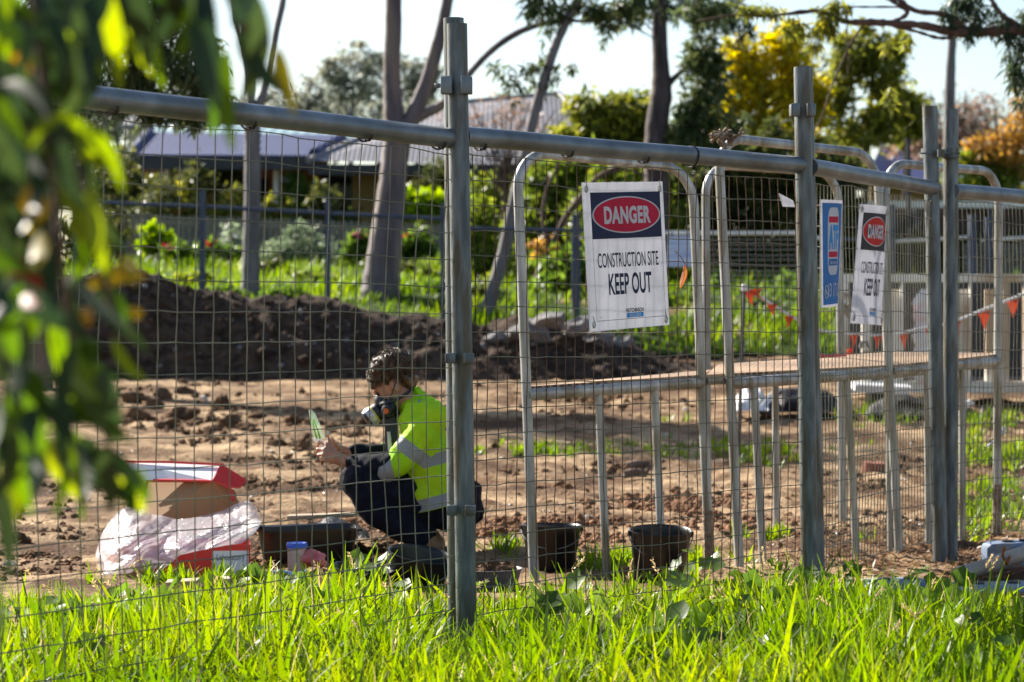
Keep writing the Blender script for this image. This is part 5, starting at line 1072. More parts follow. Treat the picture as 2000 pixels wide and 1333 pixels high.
# buckets
def bucket(x, ytop, wtop, q, h, label, name='bucket', tilt=(0, 0), taper=.76, group='black buckets', handle=(0.0, .5), dirt=False, m=None, lift=0):
    g = GQ(x, q); r = S(wtop / 2, q); e = empty(name, g, label, 'bucket' if name == 'bucket' else 'tub', group)
    R_ = Euler((math.radians(tilt[0]), math.radians(tilt[1]), 0)).to_matrix(); g = g + Vector((0, 0, lift))
    prof = [(0, 0), (r * taper, 0), (r * (taper + .02), .008), (r * .955, h * .86), (r * .965, h * .865), (r * .985, h * .95), (r, h * .955), (r * 1.01, h), (r * .985, h * 1.01), (r * .95, h * .99), (r * .93, h * .93), (r * (taper - .03), .012), (0, .012)]
    MB().lathe(g, prof, 44, R_).build('shell', m or M['black'], e)
    if handle:
        pts = []
        for k in range(17):
            a = math.pi * k / 16; pts.append(g + R_ @ Vector((r * 1.02 * math.cos(a), -r * 1.03 * math.sin(a) * handle[1] * 1.6 - .004, h * .93 - math.sin(a) * r * 1.0 * .62)))
        MB().tube(pts, .0028, 6).build('handle', M['rail'], e)
        for sx in (-1, 1): MB().box(g + R_ @ Vector((sx * r * 1.0, 0, h * .93)), (.014, .022, .022), R_).build('handle_lug', m or M['black'], e)
    if dirt:
        rng = np.random.default_rng(9); mb = MB(); nn = 24; vs = [g + Vector((0, 0, h * 1.12))]; 
        for i in range(1, 7):
            for j in range(nn): a = 2 * math.pi * j / nn; rr = r * .93 * i / 6; vs.append(g + Vector((rr * math.cos(a), rr * math.sin(a), h * (.86 + .34 * (1 - (i / 6) ** 2)) + .012 * rng.normal())))
        fs = [(0, 1 + j, 1 + (j + 1) % nn) for j in range(nn)] + [(1 + (i - 1) * nn + j, 1 + i * nn + j, 1 + i * nn + (j + 1) % nn, 1 + (i - 1) * nn + (j + 1) % nn) for i in range(1, 6) for j in range(nn)]
        mb.add(vs, fs); mb.build('soil_fill', M['clod'], e)
        for k in range(30): 
            pass
    return e
bucket(812, 1085, 132, 13.0, .150, 'black bucket tipped to the right at the worker\'s feet', tilt=(9, 10), handle=(0, .45), lift=.005)
bucket(1076, 1045, 117, 13.7, .225, 'upright black bucket behind the leg of the leftmost hoop frame', tilt=(-1, 1), taper=.72)
bucket(1288, 1048, 122, 13.4, .225, 'black bucket below the large danger sign, its inside rim showing', tilt=(6, 1), taper=.80)
bucket(705, 1110, 122, 12.9, .07, 'shallow black pan half hidden in grass beside the tipped bucket', name='pan', group=None, handle=None, taper=.85, tilt=(5, 6), lift=.03)
M['greytub'] = mat('dusty_grey_plastic', (.07, .07, .075), (.12, .12, .125), rough=.5)
bucket(948, 1112, 146, 13.05, .085, 'shallow grey tub heaped with soil at the foot of the first thick post', name='soil_tub', group=None, handle=None, dirt=True, taper=.82, m=M['greytub'], lift=.0)
mb = MB(); g = GQ(566, 13.1); mb.tube([P(534, 1119, 13.1), P(552, 1118, 13.1), P(575, 1123, 13.05)], .010, 8); mb.tube([P(575, 1123, 13.05), P(600, 1115, 13.0)], .005, 8); M['bluehandle'] = mat('blue_handle', (.06, .16, .42), (.09, .2, .5), rough=.4); tag(mb.build('hand_tool', M['bluehandle']), 'small blue handled tool lying on the ground by the jar', 'tool')
mb = MB(); rng = np.random.default_rng(12); blob_rock(mb, P(612, 1092, 13.7), .045, rng, (1.2, .8, .8), 3, .3); tag(mb.build('cloth', mat('pink_red_cloth', (.50, .08, .09), (.62, .25, .24), scale=14, rough=.8)), 'crumpled red and pink cloth between the jar and the pan', 'cloth')
M['timber'] = mat('grey_timber', (.26, .20, .14), (.42, .34, .25), rough=.9, scale=8, stretch=(1, 6, 6))
mb = MB(); a, b = GQ(322, 12.75), GQ(452, 12.6); d = (b - a); mb.prism([a + Vector((0, 0, .02)), b + Vector((0, 0, .05)), b + Vector((-.02, .09, .05)), a + Vector((0, .09, .025))], (0, 0, .028)); tag(mb.build('timber_offcut', M['timber'], smooth=False, bevel=.003), 'short grey timber offcut lying in the grass below the red box', 'timber')
mb = MB(); a, b = P(560, 1008, 15.6), P(690, 1003, 15.4); mb.prism([a, b, b + Vector((.02, .1, 0)), a + Vector((0, .1, 0))], (0, 0, -.02)); tag(mb.build('timber_board', M['timber'], smooth=False, bevel=.003), 'weathered board lying flat on the dirt behind the black tub', 'timber')
M['log'] = mat('brown_log', (.10, .06, .04), (.20, .13, .09), rough=.9, scale=8, bump=.5)
for (x0, y0, x1, y1, r, lab) in ((1216, 936, 1262, 926, .028, 'short brown log on the dirt, lower one of a pair behind the balusters'), (1222, 918, 1266, 906, .024, 'short brown log on the dirt, upper one of a pair behind the balusters')):
    a, b = G(x0, y0), G(x1, y1 + 8); mb = MB(); mb.tube([a + Vector((0, 0, r)), (a + b) / 2 + Vector((0, 0, r + .01)), b + Vector((0, 0, r))], [r, r * 1.05, r * .9], 10); tag(mb.build('log', M['log']), lab, 'log', 'pair of brown logs')
g = G(1712, 925); mb = MB(); mb.box(g + Vector((0, 0, .035)), (.16, .11, .075), Euler((.1, .05, .5)).to_matrix()); tag(mb.build('brick', mat('red_clay_brick', (.20, .06, .035), (.30, .10, .06), scale=14, rough=.9, bump=.5), smooth=False, bevel=.006), 'red clay brick on the dirt left of the joined posts', 'brick')
# fence feet and loose pole at right
M['foot'] = mat('blue_grey_plastic', (.10, .15, .24), (.17, .23, .33), rough=.55, scale=6, c3=(.24, .22, .2), s3=5)
def foot(x, ytop, q, size, rot, label):
    g = P(x, ytop, q); g.z = g.z - size[2] / 2; e = empty('fence_foot', g, label, 'fence foot', 'blue grey fence feet')
    R_ = Euler((0, 0, rot)).to_matrix(); MB().box(g, size, R_).build('block', M['foot'], e, bevel=.03)
    for s_ in (-.2, .2): MB().lathe(g + R_ @ Vector((size[0] * s_, 0, size[2] / 2 - .004)), [(0, 0), (.028, 0), (.028, .012), (.02, .014), (0, .006)], 16).build('socket', M['gutter'], e)
foot(1752, 1132, 13.1, (.30, .22, .14), .3, 'blue grey fence foot in the grass between the second thick post and the joined posts')
foot(1945, 1140, 13.0, (.40, .24, .14), .2, 'wide blue grey fence foot lying in the grass under the loose pole')
foot(1985, 1058, 14.2, (.26, .22, .16), .5, 'blue grey fence foot at the right edge, behind the loose pole')
pe = empty('loose_pole', P(1880, 1118, 13.4), 'pale dusty pole sloping up out of the grass at the lower right corner', 'pole')
M['tanpole'] = mat('dusty_pole', (.30, .25, .20), (.45, .40, .34), rough=.6, metal=.2, scale=8)
MB().tube([P(1868, 1124, 13.35), P(1935, 1104, 13.45), P(2010, 1078, 13.55), P(2120, 1040, 13.7)], .034, 16).build('tube', M['tanpole'], pe)
mb = MB(); mb.tube([P(1962, 1070, 13.4), P(1958, 1085, 13.38), P(1966, 1103, 13.4), P(1972, 1088, 13.44)], .006, 6); mb.build('orange_tie', M['deadleaf'], pe)
# rubbish under the decks
def crumple(name, x0, x1, y0, y1, q, m, label, cat, seed, amp=.12, n=26):
    vs = []; rng = np.random.default_rng(seed)
    for i in range(n + 1):
        for j in range(n // 2 + 1):
            u = i / n; t = j / (n // 2); x = x0 + (x1 - x0) * u; hgt = math.sin(math.pi * min(1, max(0, u))) ** .5
            yb = y1; yt = y1 - (y1 - y0) * hgt * (.65 + .6 * float(fbm(u * 4, seed * 1.7, seed, 3)) * 1); y = yb + (yt - yb) * math.sin(math.pi * .5 * min(1, t * 1.6)); vs.append(P(x + 3 * (rng.random() - .5), y, q + .9 * t + amp * 3 * (float(fbm(u * 7, t * 5, seed + 4, 3)) - .5)))
    w_ = n // 2 + 1; mb = MB(); mb.add(vs, [(i * w_ + j, i * w_ + j + 1, (i + 1) * w_ + j + 1, (i + 1) * w_ + j) for i in range(n) for j in range(n // 2)]); return tag(mb.build(name, m, fix=False), label, cat)
M['whitesheet'] = mat('dirty_white_sheet', (.48, .47, .48), (.74, .73, .74), rough=.4, scale=5)
crumple('white_sheet', 1432, 1502, 757, 802, 25, M['whitesheet'], 'crumpled white plastic sheet on the ground under the deck panels', 'plastic sheet', 3)
crumple('black_sheet', 1478, 1660, 752, 806, 25.4, M['blacksheet'], 'crumpled black plastic sheet heaped beside the white sheet under the deck', 'plastic sheet', 4)
crumple('black_sheet', 1690, 1900, 768, 812, 25.2, M['blacksheet'], 'long low black plastic sheet on the grass in front of the skip', 'plastic sheet', 6)
crumple('black_sheet', 585, 722, 1012, 1052, 14.75, M['blacksheet'], 'black plastic bag slumped behind the low black tub', 'plastic bag', 9, .05)
mb = MB(); a = P(1490, 790, 24.8); mb.prism([P(1486, 793, 24.8), P(1496, 796, 24.8), P(1528, 760, 24.9), P(1514, 757, 24.9)], (0, .02, 0)); tag(mb.build('white_board', M['whitesheet'], smooth=False), 'narrow white board leaning on the black sheet under the deck', 'board')
mb = MB(); mb.prism([P(1672, 752, 25), P(1782, 757, 25), P(1776, 771, 25), P(1670, 764, 25)], (0, .25, 0.02)); tag(mb.build('white_sheet', M['whitesheet'], smooth=False), 'flat white panel lying below the deck behind the joined posts', 'board')
mb = MB(); mb.prism([P(1866, 790, 24.4), P(1898, 782, 24.4), P(1904, 788, 24.4), P(1888, 799, 24.4)], (0, .1, 0)); tag(mb.build('white_scrap', M['whitesheet'], smooth=False), 'small white scrap lying right of the joined posts', 'scrap')
mb = MB(); a = P(1960, 835, 21.5); mb.prism([P(1926, 872, 21.6), P(1933, 873, 21.6), P(1962, 832, 21.6), P(1966, 845, 21.6)], (0, .03, 0)); tag(mb.build('white_bent_sheet', M['whitesheet'], smooth=False), 'bent white strip on the dirt beside the furthest right hoop frame', 'scrap')
# stones, clods, rubble
def stone(name, x, y, rpx, m, label, cat, group, seed, sc=(1, 1, .7), amp=.3, lift=.18):
    g = G(x, y); q = g.y / K; r = S(rpx, q); mb = MB(); blob_rock(mb, g + Vector((0, 0, r * lift)), r, np.random.default_rng(seed), sc, 3, amp); return tag(mb.build(name, m), label, cat, group)
for k, (x, y, r) in enumerate(((20, 1108, 14), (398, 780, 7), (412, 784, 6), (530, 886, 7), (640, 850, 5), (505, 882, 6), (980, 900, 6), (1095, 928, 5), (1198, 908, 5), (1338, 804, 7), (1085, 930, 5), (1150, 1014, 8), (1425, 1005, 6), (1925, 905, 6), (1780, 870, 5), (880, 1016, 6), (305, 935, 6), (1300, 850, 5))):
    stone('stone', x, y, r, M['stone'], 'small pale stone lying loose on the bare dirt', 'stone', 'pale stones on the dirt', 200 + k)
for k, (x, y, r) in enumerate(((262, 826, 30), (300, 800, 22), (352, 818, 26), (330, 838, 20), (262, 790, 24), (436, 800, 22), (448, 832, 22), (478, 842, 18), (500, 818, 15), (420, 842, 14), (320, 780, 18), (360, 770, 14), (722, 830, 20), (612, 830, 16), (650, 838, 12), (575, 824, 16), (590, 878, 14), (545, 870, 12), (30, 1062, 22), (968, 1055, 20), (1000, 1062, 12), (955, 1072, 12), (1145, 985, 12), (1180, 1008, 10), (1320, 960, 9))):
    stone('soil_clod', x, y, r, M['clod'] if x < 900 else M['redclod'], 'lumpy dark brown clod of soil lying on the bare dirt', 'soil clod', 'clods on the bare dirt', 300 + k, (1.15, 1, .8), .38)
for k, (x, y, r, lab) in enumerate(((976, 668, 30, 'large pale broken concrete slab at the foot of the soil heap'), (1035, 650, 30, 'dark broken concrete lump behind the leftmost hoop frame leg'), (1098, 686, 32, 'pale angular concrete chunk below the large danger sign'), (1055, 690, 16, 'small concrete chunk between two larger ones'), (1170, 662, 24, 'rounded brown grey concrete lump just below the large danger sign'), (1218, 672, 18, 'low concrete lump at the right end of the rubble'), (1130, 640, 26, 'grey concrete lump on top of the rubble heap'), (1075, 625, 28, 'highest grey concrete lump on the rubble heap'))):
    q = 33.2 - (690 - y) * .015; c = P(x, y, q); mb = MB(); blob_rock(mb, c, S(r, q), np.random.default_rng(400 + k), (1.25, 1, .75), 2, .42); o = mb.build('concrete_chunk', M['concrete'], smooth=False); tag(o, lab, 'concrete chunk', 'broken concrete by the soil heap')
# crumbs: nobody could count them
def crumbs(name, patches, n, rmin, rmax, m, seed, label):
    rng = np.random.default_rng(seed); bm = bmesh.new(); bmesh.ops.create_icosphere(bm, subdivisions=1, radius=1); T = np.array([v.co for v in bm.verts]); TF = np.array([[v.index for v in f.verts] for f in bm.faces]); bm.free()
    tot = sum(p[2] * p[3] for p in patches); V = []; Fs = []; base = 0
    qs, xs = [], []
    for (x, y, rx, ry) in patches:
        k = int(n * rx * ry / tot); a = rng.random(k) * 6.283; r = np.sqrt(rng.random(k)); xx = x + rx * r * np.cos(a); yy = y + ry * r * np.sin(a); qs.append(np.interp(-yy, -_ty, _tq)); xs.append(xx)
    qs = np.concatenate(qs); xs = np.concatenate(xs); N = len(qs); r = rmin + (rmax - rmin) * rng.random(N) ** 4; r *= (qs / 15) ** .6
    ctr = np.stack([(xs - 1000) * qs / 6040, qs * K, gzq(qs) + r * .12], 1)
    kp = rng.random(N) < np.clip((fbm(ctr[:, 0] * 1.3 + seed, ctr[:, 1] * .9, 60 + seed, 3) - .47) * 7, .06, 1); ctr, r = ctr[kp], r[kp]; N = len(r)
    D = 1 + .35 * rng.normal(size=(N, len(T)))[:, :, None] * .8; sc = .7 + .6 * rng.random((N, 1, 3)); V = ctr[:, None] + T[None] * D * sc * r[:, None, None]
    Fq = (TF[None] + (np.arange(N) * len(T))[:, None, None]).reshape(-1, 3)
    o = np_mesh(name, V.reshape(-1, 3), Fq, m, None); tag(o, label, kind='stuff')
crumbs('soil_crumbs', [(400, 810, 200, 40), (600, 850, 120, 40), (1000, 800, 400, 30), (300, 1000, 320, 70), (600, 900, 300, 60), (1000, 900, 350, 50), (600, 770, 420, 22), (1500, 960, 260, 40), (560, 1060, 240, 50), (1750, 1060, 240, 60), (1850, 900, 160, 40), (30, 1110, 140, 30)], 42000, .003, .026, M['clod'], 5, 'loose crumbs of soil over the bare dirt')
crumbs('red_crumbs', [(1180, 985, 190, 42), (1090, 1040, 160, 40), (1420, 1010, 160, 40), (940, 1060, 60, 30), (700, 1030, 120, 30)], 9000, .004, .028, M['redclod'], 6, 'reddish crumbled soil behind the buckets')
crumbs('grit', [(1000, 900, 1000, 150), (700, 1000, 700, 90), (1500, 1050, 500, 60)], 2600, .003, .012, M['stone'], 7, 'pale grit scattered over the dirt')
crumbs('heap_rubble', [(500, 715, 560, 16), (1150, 705, 200, 18)], 900, .015, .045, M['soil'], 8, 'broken dark soil at the foot of the heap')

# ------------------------------------------------------------------ skip, bunting, star picket
q = 27; sk = empty('cage_skip', GQ(1830, q), 'cream ribbed open sided skip with dark gaps between its uprights', 'skip')
def skbox(x0, x1, y0, y1, dq, th, nm, m): a = P(x0, y1, q + dq); b = P(x1, y0, q + dq); MB().box(((a.x + b.x) / 2, a.y + th / 2, (a.z + b.z) / 2), (b.x - a.x, th, b.z - a.z)).build(nm, m, sk, smooth=False, bevel=.006)
skbox(1642, 2110, 536, 551, 0, .08, 'top_rail', M['cream']); skbox(1646, 2110, 745, 768, 0, .10, 'bottom_beam', M['cream'])
for (x0, x1, dq) in ((1643, 1657, -.02), (1683, 1702, .1), (1732, 1759, .1), (1760, 1765, -.01), (1868, 1893, .1), (1894, 1898, -.01), (1925, 1948, .1), (1958, 1971, -.02), (2000, 2010, -.02), (2050, 2062, -.02), (1800, 1822, .1)): skbox(x0, x1, 551.5 if dq < 0 else 566, 744.5, dq, .05, 'upright', M['cream'])
skbox(1650, 2110, 552, 744, 1.6, .05, 'interior_shade_panel', M['gutter']); skbox(1650, 2110, 738, 744.5, .2, 1.0, 'floor', M['gutter'])  # near-black panel and floor carry the skip's inner shade in their colour
skbox(1700, 1730, 768.5, 800, .3, .3, 'skid', M['gutter']); skbox(2020, 2060, 768.5, 800, .3, .3, 'skid', M['gutter'])
mb = MB(); 
for k in range(3): blob_rock(mb, P(1800, 600 + 55 * k, 26.9), S(28, q), np.random.default_rng(40 + k), (.62, .5, 1.25), 3, .18)
bg_ = mb.build('bulk_bag', mat('pink_white_bag', (.78, .74, .74), (.75, .30, .32), rough=.7, scale=2.6, lo=.45, hi=.6)); tag(bg_, 'pink and white bulky bag standing in the skip behind the joined posts', 'bag')
mb = MB(); mb.tube([P(1650, 572, 26.6), P(1642, 590, 26.6), P(1655, 605, 26.55), P(1664, 590, 26.5), P(1650, 572, 26.5), P(1640, 600, 26.5), P(1660, 618, 26.5)], .025, 8); tag(mb.build('cloth_bundle', M['timber']), 'knotted brown cloth bundle tied to the left corner of the skip', 'cloth')
fl = empty('steel_flower', P(1690, 660, 22), 'curved pipe end with pale splash shape above the deck in front of the skip', 'pipe')
mb = MB(); mb.tube([P(1680, 680, 22), P(1684, 668, 22), P(1692, 668, 22), P(1696, 682, 22)], .012, 8); mb.build('pipe', M['barkC'], fl)
mb = MB(); blob_rock(mb, P(1694, 685, 22), .03, np.random.default_rng(3), (1, .5, .8), 2, .5); mb.build('pale_tip', M['stone'], fl)
q = 21.5; bt = empty('bunting', P(1650, 650, q), 'white rope of orange red triangular flags slung across the site at right', 'bunting')
rp = smooth_path([(*P(x, y, q + (x - 1450) * .004),) for x, y in ((1453, 562), (1500, 590), (1545, 618), (1600, 645), (1660, 652), (1740, 655), (1800, 642), (1860, 630), (1920, 606), (2000, 574), (2090, 530))], 6)
M['rope'] = mat('white_rope', (.62, .60, .57), (.75, .73, .7), rough=.7); M['flag'] = sheet_mat('orange_flag', (.72, .085, .03), .45)
MB().tube(list(rp), .011, 6).build('rope', M['rope'], bt)
for (x, y, wpx, h, fx) in ((1464, 566, 12, 32, 5), (1475, 565, 14, 20, 14), (1508, 594, 10, 26, 4), (1541, 618, 10, 24, -6), (1668, 654, 9, 28, -4), (1765, 652, 10, 30, 0), (1868, 628, 9, 32, 2), (1922, 608, 14, 36, 0), (1978, 585, 14, 36, 0), (1714, 656, 9, 26, -3), (1815, 640, 9, 30, 0)):
    qq = q + (x - 1450) * .004; MB().add([P(x - wpx / 1, y + 1, qq), P(x + wpx / 1, y - 1, qq - .02), P(x + fx + 1, y + h, qq - .08), P(x - wpx * .4, y + h * .5, qq - .05), P(x + wpx * .5, y + h * .5, qq - .06)], [(0, 3, 4, 1), (3, 2, 4)]).build('flag', M['flag'], bt, fix=False)
g = GQ(1440, q); mb = MB(); t = P(1454, 560, q); mb.tube([g + Vector((0, 0, -.1)), t], .014, 5); tag(mb.build('star_picket', M['gutter']), 'thin black steel picket holding the left end of the flag rope', 'picket')
mb = MB(); mb.lathe(P(1453, 560, q), [(0, -.03), (.022, -.03), (.024, 0), (.016, .016), (0, .018)], 12); tag(mb.build('plastic_ball', M['rope']), 'round pale knob on top of the thin black steel picket', 'knob')
mb = MB(); mb.prism([P(1656, 682, 24), P(1666, 680, 24), P(1663, 705, 24), P(1653, 704, 24)], (0, .02, 0)); tag(mb.build('red_marker', M['flag'], smooth=False), 'small upright red marker at the left foot of the skip', 'marker')

# ------------------------------------------------------------------ weeds and grass
def weeds(name, patches, n, h, seed, label, m='lawngrass', wd=.012):
    rng = np.random.default_rng(seed); tot = sum(p[2] * p[3] for p in patches); xs, ys = [], []
    for (x, y, rx, ry) in patches:
        k = int(n * rx * ry / tot); c = max(3, k // 14); cx = x + rx * np.clip(rng.normal(size=c) * .5, -1.1, 1.1); cy_ = y + ry * np.clip(rng.normal(size=c) * .5, -1.1, 1.1); i = rng.integers(0, c, k); xs.append(cx[i] + rng.normal(size=k) * 7); ys.append(cy_[i] + rng.normal(size=k) * 1.6)
    x = np.concatenate(xs); y = np.concatenate(ys); q = np.interp(-y, -_ty, _tq)
    grass_obj(name, np.stack([(x - 1000) * q / 6040, q * K, gzq(q)], 1), h * (.35 + .9 * rng.random(len(q))), wd * (.6 + rng.random(len(q))), seed + 1, M[m], curl=1.3, lean=.45, seg=3, label=label)
weeds('dirt_weeds', [(1080, 888, 70, 10), (1150, 892, 50, 8), (1310, 890, 70, 10), (1430, 890, 90, 12), (1500, 905, 90, 14), (1330, 822, 34, 6), (1100, 880, 200, 14), (1480, 880, 220, 16), (700, 905, 30, 4)], 2300, .075, 61, 'sparse low weeds growing in the bare dirt')
weeds('rough_grass', [(1740, 822, 100, 16), (1690, 808, 50, 10), (1940, 830, 80, 20), (1950, 900, 90, 26), (1930, 1010, 60, 40), (1900, 1050, 30, 20), (1540, 802, 50, 6), (1960, 960, 60, 20), (1480, 640, 1, 1), (1880, 870, 50, 20)], 3600, .11, 63, 'rough grass growing at the right side of the site')
weeds('bucket_weeds', [(1190, 1110, 60, 16), (990, 1085, 34, 18), (1510, 1055, 40, 6), (1440, 1058, 20, 5), (1290, 1110, 160, 14), (1690, 1066, 24, 3), (380, 1146, 200, 8)], 2400, .10, 65, 'small weeds around the buckets', m='grass', wd=.010)
rng = np.random.default_rng(33); N = 125000
q = rng.uniform(7.6, 13.6, N); x = rng.uniform(-140, 2140, N)
edge = np.interp(x, [-140, 0, 100, 200, 330, 430, 520, 650, 720, 800, 900, 1000, 1150, 1300, 1500, 1620, 1750, 1880, 2140], [12.0, 11.95, 11.9, 11.75, 11.85, 12.2, 12.45, 12.7, 12.75, 12.4, 12.3, 12.5, 12.65, 12.6, 12.6, 12.5, 12.3, 12.3, 12.2])
X = (x - 1000) * q / 6040; cl = fbm(X * 1.7, q * 1.5, 90, 3); big = fbm(X * .9 + 7, q * .7, 95, 2)
edge = edge + (fbm(X * 2.4, q * 0 + 1.5, 98, 3) - .5) * 1.0
fade = np.clip((edge - q) / 1.7, 0, 1) ** .8
keep = (rng.random(N) < fade * np.clip(cl * 2.4 - .35, .12, 1)); q, X, x, cl, fade, big = [v[keep] for v in (q, X, x, cl, fade, big)]
tall = np.exp(-((x - 700) / 55) ** 2 - ((q - 12.4) / .5) ** 2) * .12 + np.exp(-((x - 1690) / 260) ** 2) * .05
h = (.045 + .115 * rng.random(len(q)) ** 1.3) * (.55 + 1.0 * cl) * (.22 + .78 * fade) + tall * rng.random(len(q)) + .012
h *= 1 - .72 * np.exp(-((x - 893) / 75) ** 2) * (q > 8.9) * (q < 10.9)
n_ = len(q); nt_ = n_ // 13; ti = rng.integers(0, n_, nt_); own = ti[rng.integers(0, nt_, n_)]; loose = rng.random(n_) < .22
oa = rng.random(n_) * 6.283; orr = np.abs(rng.normal(size=n_)) * .030
X = np.where(loose, X, X[own] + np.cos(oa) * orr); yq = np.where(loose, q * K, q[own] * K + np.sin(oa) * orr); q = yq / K; h = np.where(loose, h, .5 * h + .6 * h[own])
wide = .0040 + .016 * rng.random(n_) ** 3.4; h = h * (.75 + .6 * rng.random(n_)) * (1 + 12 * (wide - .008))
az = np.where(loose, rng.random(n_) * 6.283, oa + rng.normal(size=n_) * .5); ln_ = np.where(loose, .5, .10 + orr * 11) * np.abs(rng.normal(size=n_) * .5 + .8); cu_ = 1.9 * rng.random(n_) ** 1.3
V, Fq, kk = blades(np.stack([X, yq, gzq(q) - .006], 1), h * 1.26 * (1 - .35 * np.clip((q - 11.6) / .8, 0, 1) * (np.abs(x - 640) < 260)) * (1 - .45 * (q > 11.0) * (np.abs(x - 600) < 190)), wide, az, ln_, cu_, 5, rng.random(n_) * 3.14)
tone = np.clip(vnoise(X * 2.2, yq * 2.2, 34) * .55 + rng.random(n_) * .45, 0, 1)
tag(np_mesh('near_grass', V, Fq, M['grass'], None, {'rnd': np.repeat(tone, kk)}, smooth=True), kind='stuff')
k = rng.integers(0, len(q), 4200); grass_obj('dry_straw', np.stack([X[k], q[k] * K, gzq(q[k])], 1), h[k] * 1.2, .003 + .004 * rng.random(4200), 35, M['straw'], curl=1.8, lean=.5, seg=4)
# broad weed leaves among the grass
rng = np.random.default_rng(44); V_, F_, A_ = [], [], []
for c in range(70):
    if c < 12: x, q = [(790, 11.3), (1500, 11.2), (1700, 11.0), (1790, 11.1), (1330, 12.9), (1400, 12.6), (700, 12.5), (330, 11.5), (480, 10.9), (820, 10.8), (1860, 10.6), (1270, 10.5)][c]
    else: x, q = rng.uniform(-50, 2050), rng.uniform(9.2, 12.2)
    g = GQ(x, q)
    for l in range(rng.integers(3, 7)):
        r = .022 + .034 * rng.random(); ct = g + Vector((rng.normal() * .06, rng.normal() * .06, .05 + .13 * rng.random())); nrm = Vector((rng.normal() * .6, -.5 + rng.normal() * .5, .8)).normalized(); a = nrm.orthogonal().normalized(); b = nrm.cross(a); base = len(V_); V_.append(tuple(ct - nrm * r * .25)); m = 15
        for j in range(m):
            an = 2 * math.pi * j / m; rr = r * (1 + .13 * math.cos(an * 5)) * (1 - .45 * math.exp(-((an - math.pi) / .35) ** 2)); V_.append(tuple(ct + a * rr * math.cos(an) + b * rr * math.sin(an)))
        for j in range(m): F_.append((base, base + 1 + j, base + 1 + (j + 1) % m))
        A_ += [rng.random()] * (m + 1)
tag(np_mesh('weed_leaves', np.array(V_), np.array(F_), M['midgreen'], None, {'rnd': A_}, smooth=True), kind='stuff')
# dry leaf litter at the right
rng = np.random.default_rng(71); n_ = 5200; x = np.concatenate([rng.normal(1780, 120, n_ // 2), rng.normal(1930, 60, n_ // 2)]); y = np.concatenate([rng.normal(1085, 22, n_ // 2), rng.normal(1000, 70, n_ // 2)])
ok = (y > 850) & (y < 1140); x, y = x[ok], y[ok]; q = np.interp(-y, -_ty, _tq); pos = np.stack([(x - 1000) * q / 6040, q * K, gzq(q) + .012 + .02 * rng.random(len(q))], 1); d = rng.normal(size=(len(q), 3)); d[:, 2] *= .3; d /= np.linalg.norm(d, axis=1, keepdims=True)
M['litter'] = leaf_mat('leaf_litter', [(.06, .035, .02), (.16, .10, .055), (.34, .25, .15)], .25)
V, Fq = leaf_cards(pos, .03 + .05 * rng.random(len(q)), .006 + .010 * rng.random(len(q)), d, rng); tag(np_mesh('leaf_litter', V, Fq, M['litter'], None, {'rnd': np.repeat(rng.random(len(q)), 4)}), kind='stuff')
# straw and chips over the dirt
rng = np.random.default_rng(73); n_ = 5200; x = rng.uniform(-50, 1950, n_); y = 760 + 340 * rng.random(n_) ** .8; kp = rng.random(n_) < np.clip((fbm(x / 90, y / 25, 66, 3) - .38) * 4, .05, 1); x, y = x[kp], y[kp]
q = np.interp(-y, -_ty, _tq); pos = np.stack([(x - 1000) * q / 6040, q * K, gzq(q) + .006 + .018 * rng.random(len(q))], 1); d = rng.normal(size=(len(q), 3)); d[:, 2] *= .25; d /= np.linalg.norm(d, axis=1, keepdims=True)
V, Fq = leaf_cards(pos, .02 + .07 * rng.random(len(q)) ** 2, .004 + .008 * rng.random(len(q)), d, rng); tag(np_mesh('ground_chips', V, Fq, M['litter'], None, {'rnd': np.repeat(rng.random(len(q)), 4)}), kind='stuff')
# seed heads
rng = np.random.default_rng(46); V_, F_, A_ = [], [], []
pos, dr = [], []
for c in range(46):
    x, q = rng.uniform(0, 2000), rng.uniform(9.3, 12.3); g = np.array(GQ(x, q)); top = g + np.array([rng.normal() * .06, rng.normal() * .06, .12 + .08 * rng.random()]); d = np.array([rng.normal() * .5, rng.normal() * .5, .6]); d /= np.linalg.norm(d)
    for l in range(26): t = l / 26; pos.append(top + d * .07 * t); e = d + rng.normal(size=3) * .45; dr.append(e / np.linalg.norm(e))
V, Fq = leaf_cards(np.array(pos), np.full(len(pos), .018), np.full(len(pos), .005), np.array(dr), rng); tag(np_mesh('seed_heads', V, Fq, M['straw'], None, {'rnd': rng.random(len(V))}), kind='stuff')

# ------------------------------------------------------------------ foreground gum leaves, close to the lens
M['fl_green'] = L_('near_gum_leaf', [(.022, .060, .008), (.070, .135, .009), (.17, .225, .010)], .58)
M['fl_shaded'] = L_('near_gum_leaf_shaded', [(.012, .028, .010), (.022, .045, .014), (.035, .06, .016)], .3)  # darker copy of the backlit green leaf, with shade put into its colour
M['fl_yellow'] = L_('near_gum_leaf_yellow', [(.17, .17, .010), (.27, .23, .010), (.34, .21, .015)], .5)
M['fl_red'] = L_('near_gum_leaf_red', [(.17, .022, .008), (.24, .035, .010), (.10, .016, .008)], .45)
fb = empty('gum_branch', P(60, -120, 2.9), 'blurred drooping gum branch of green, yellow and red leaves close at left', 'branch')
groups = {'fl_green': [], 'fl_shaded': [], 'fl_yellow': [], 'fl_red': []}
def fleaf(x0, y0, x1, y1, w, q, col, bend=0.0, roll=None): groups[col].append((x0, y0, x1, y1, w, q, bend, random.uniform(-1, 1) if roll is None else roll))
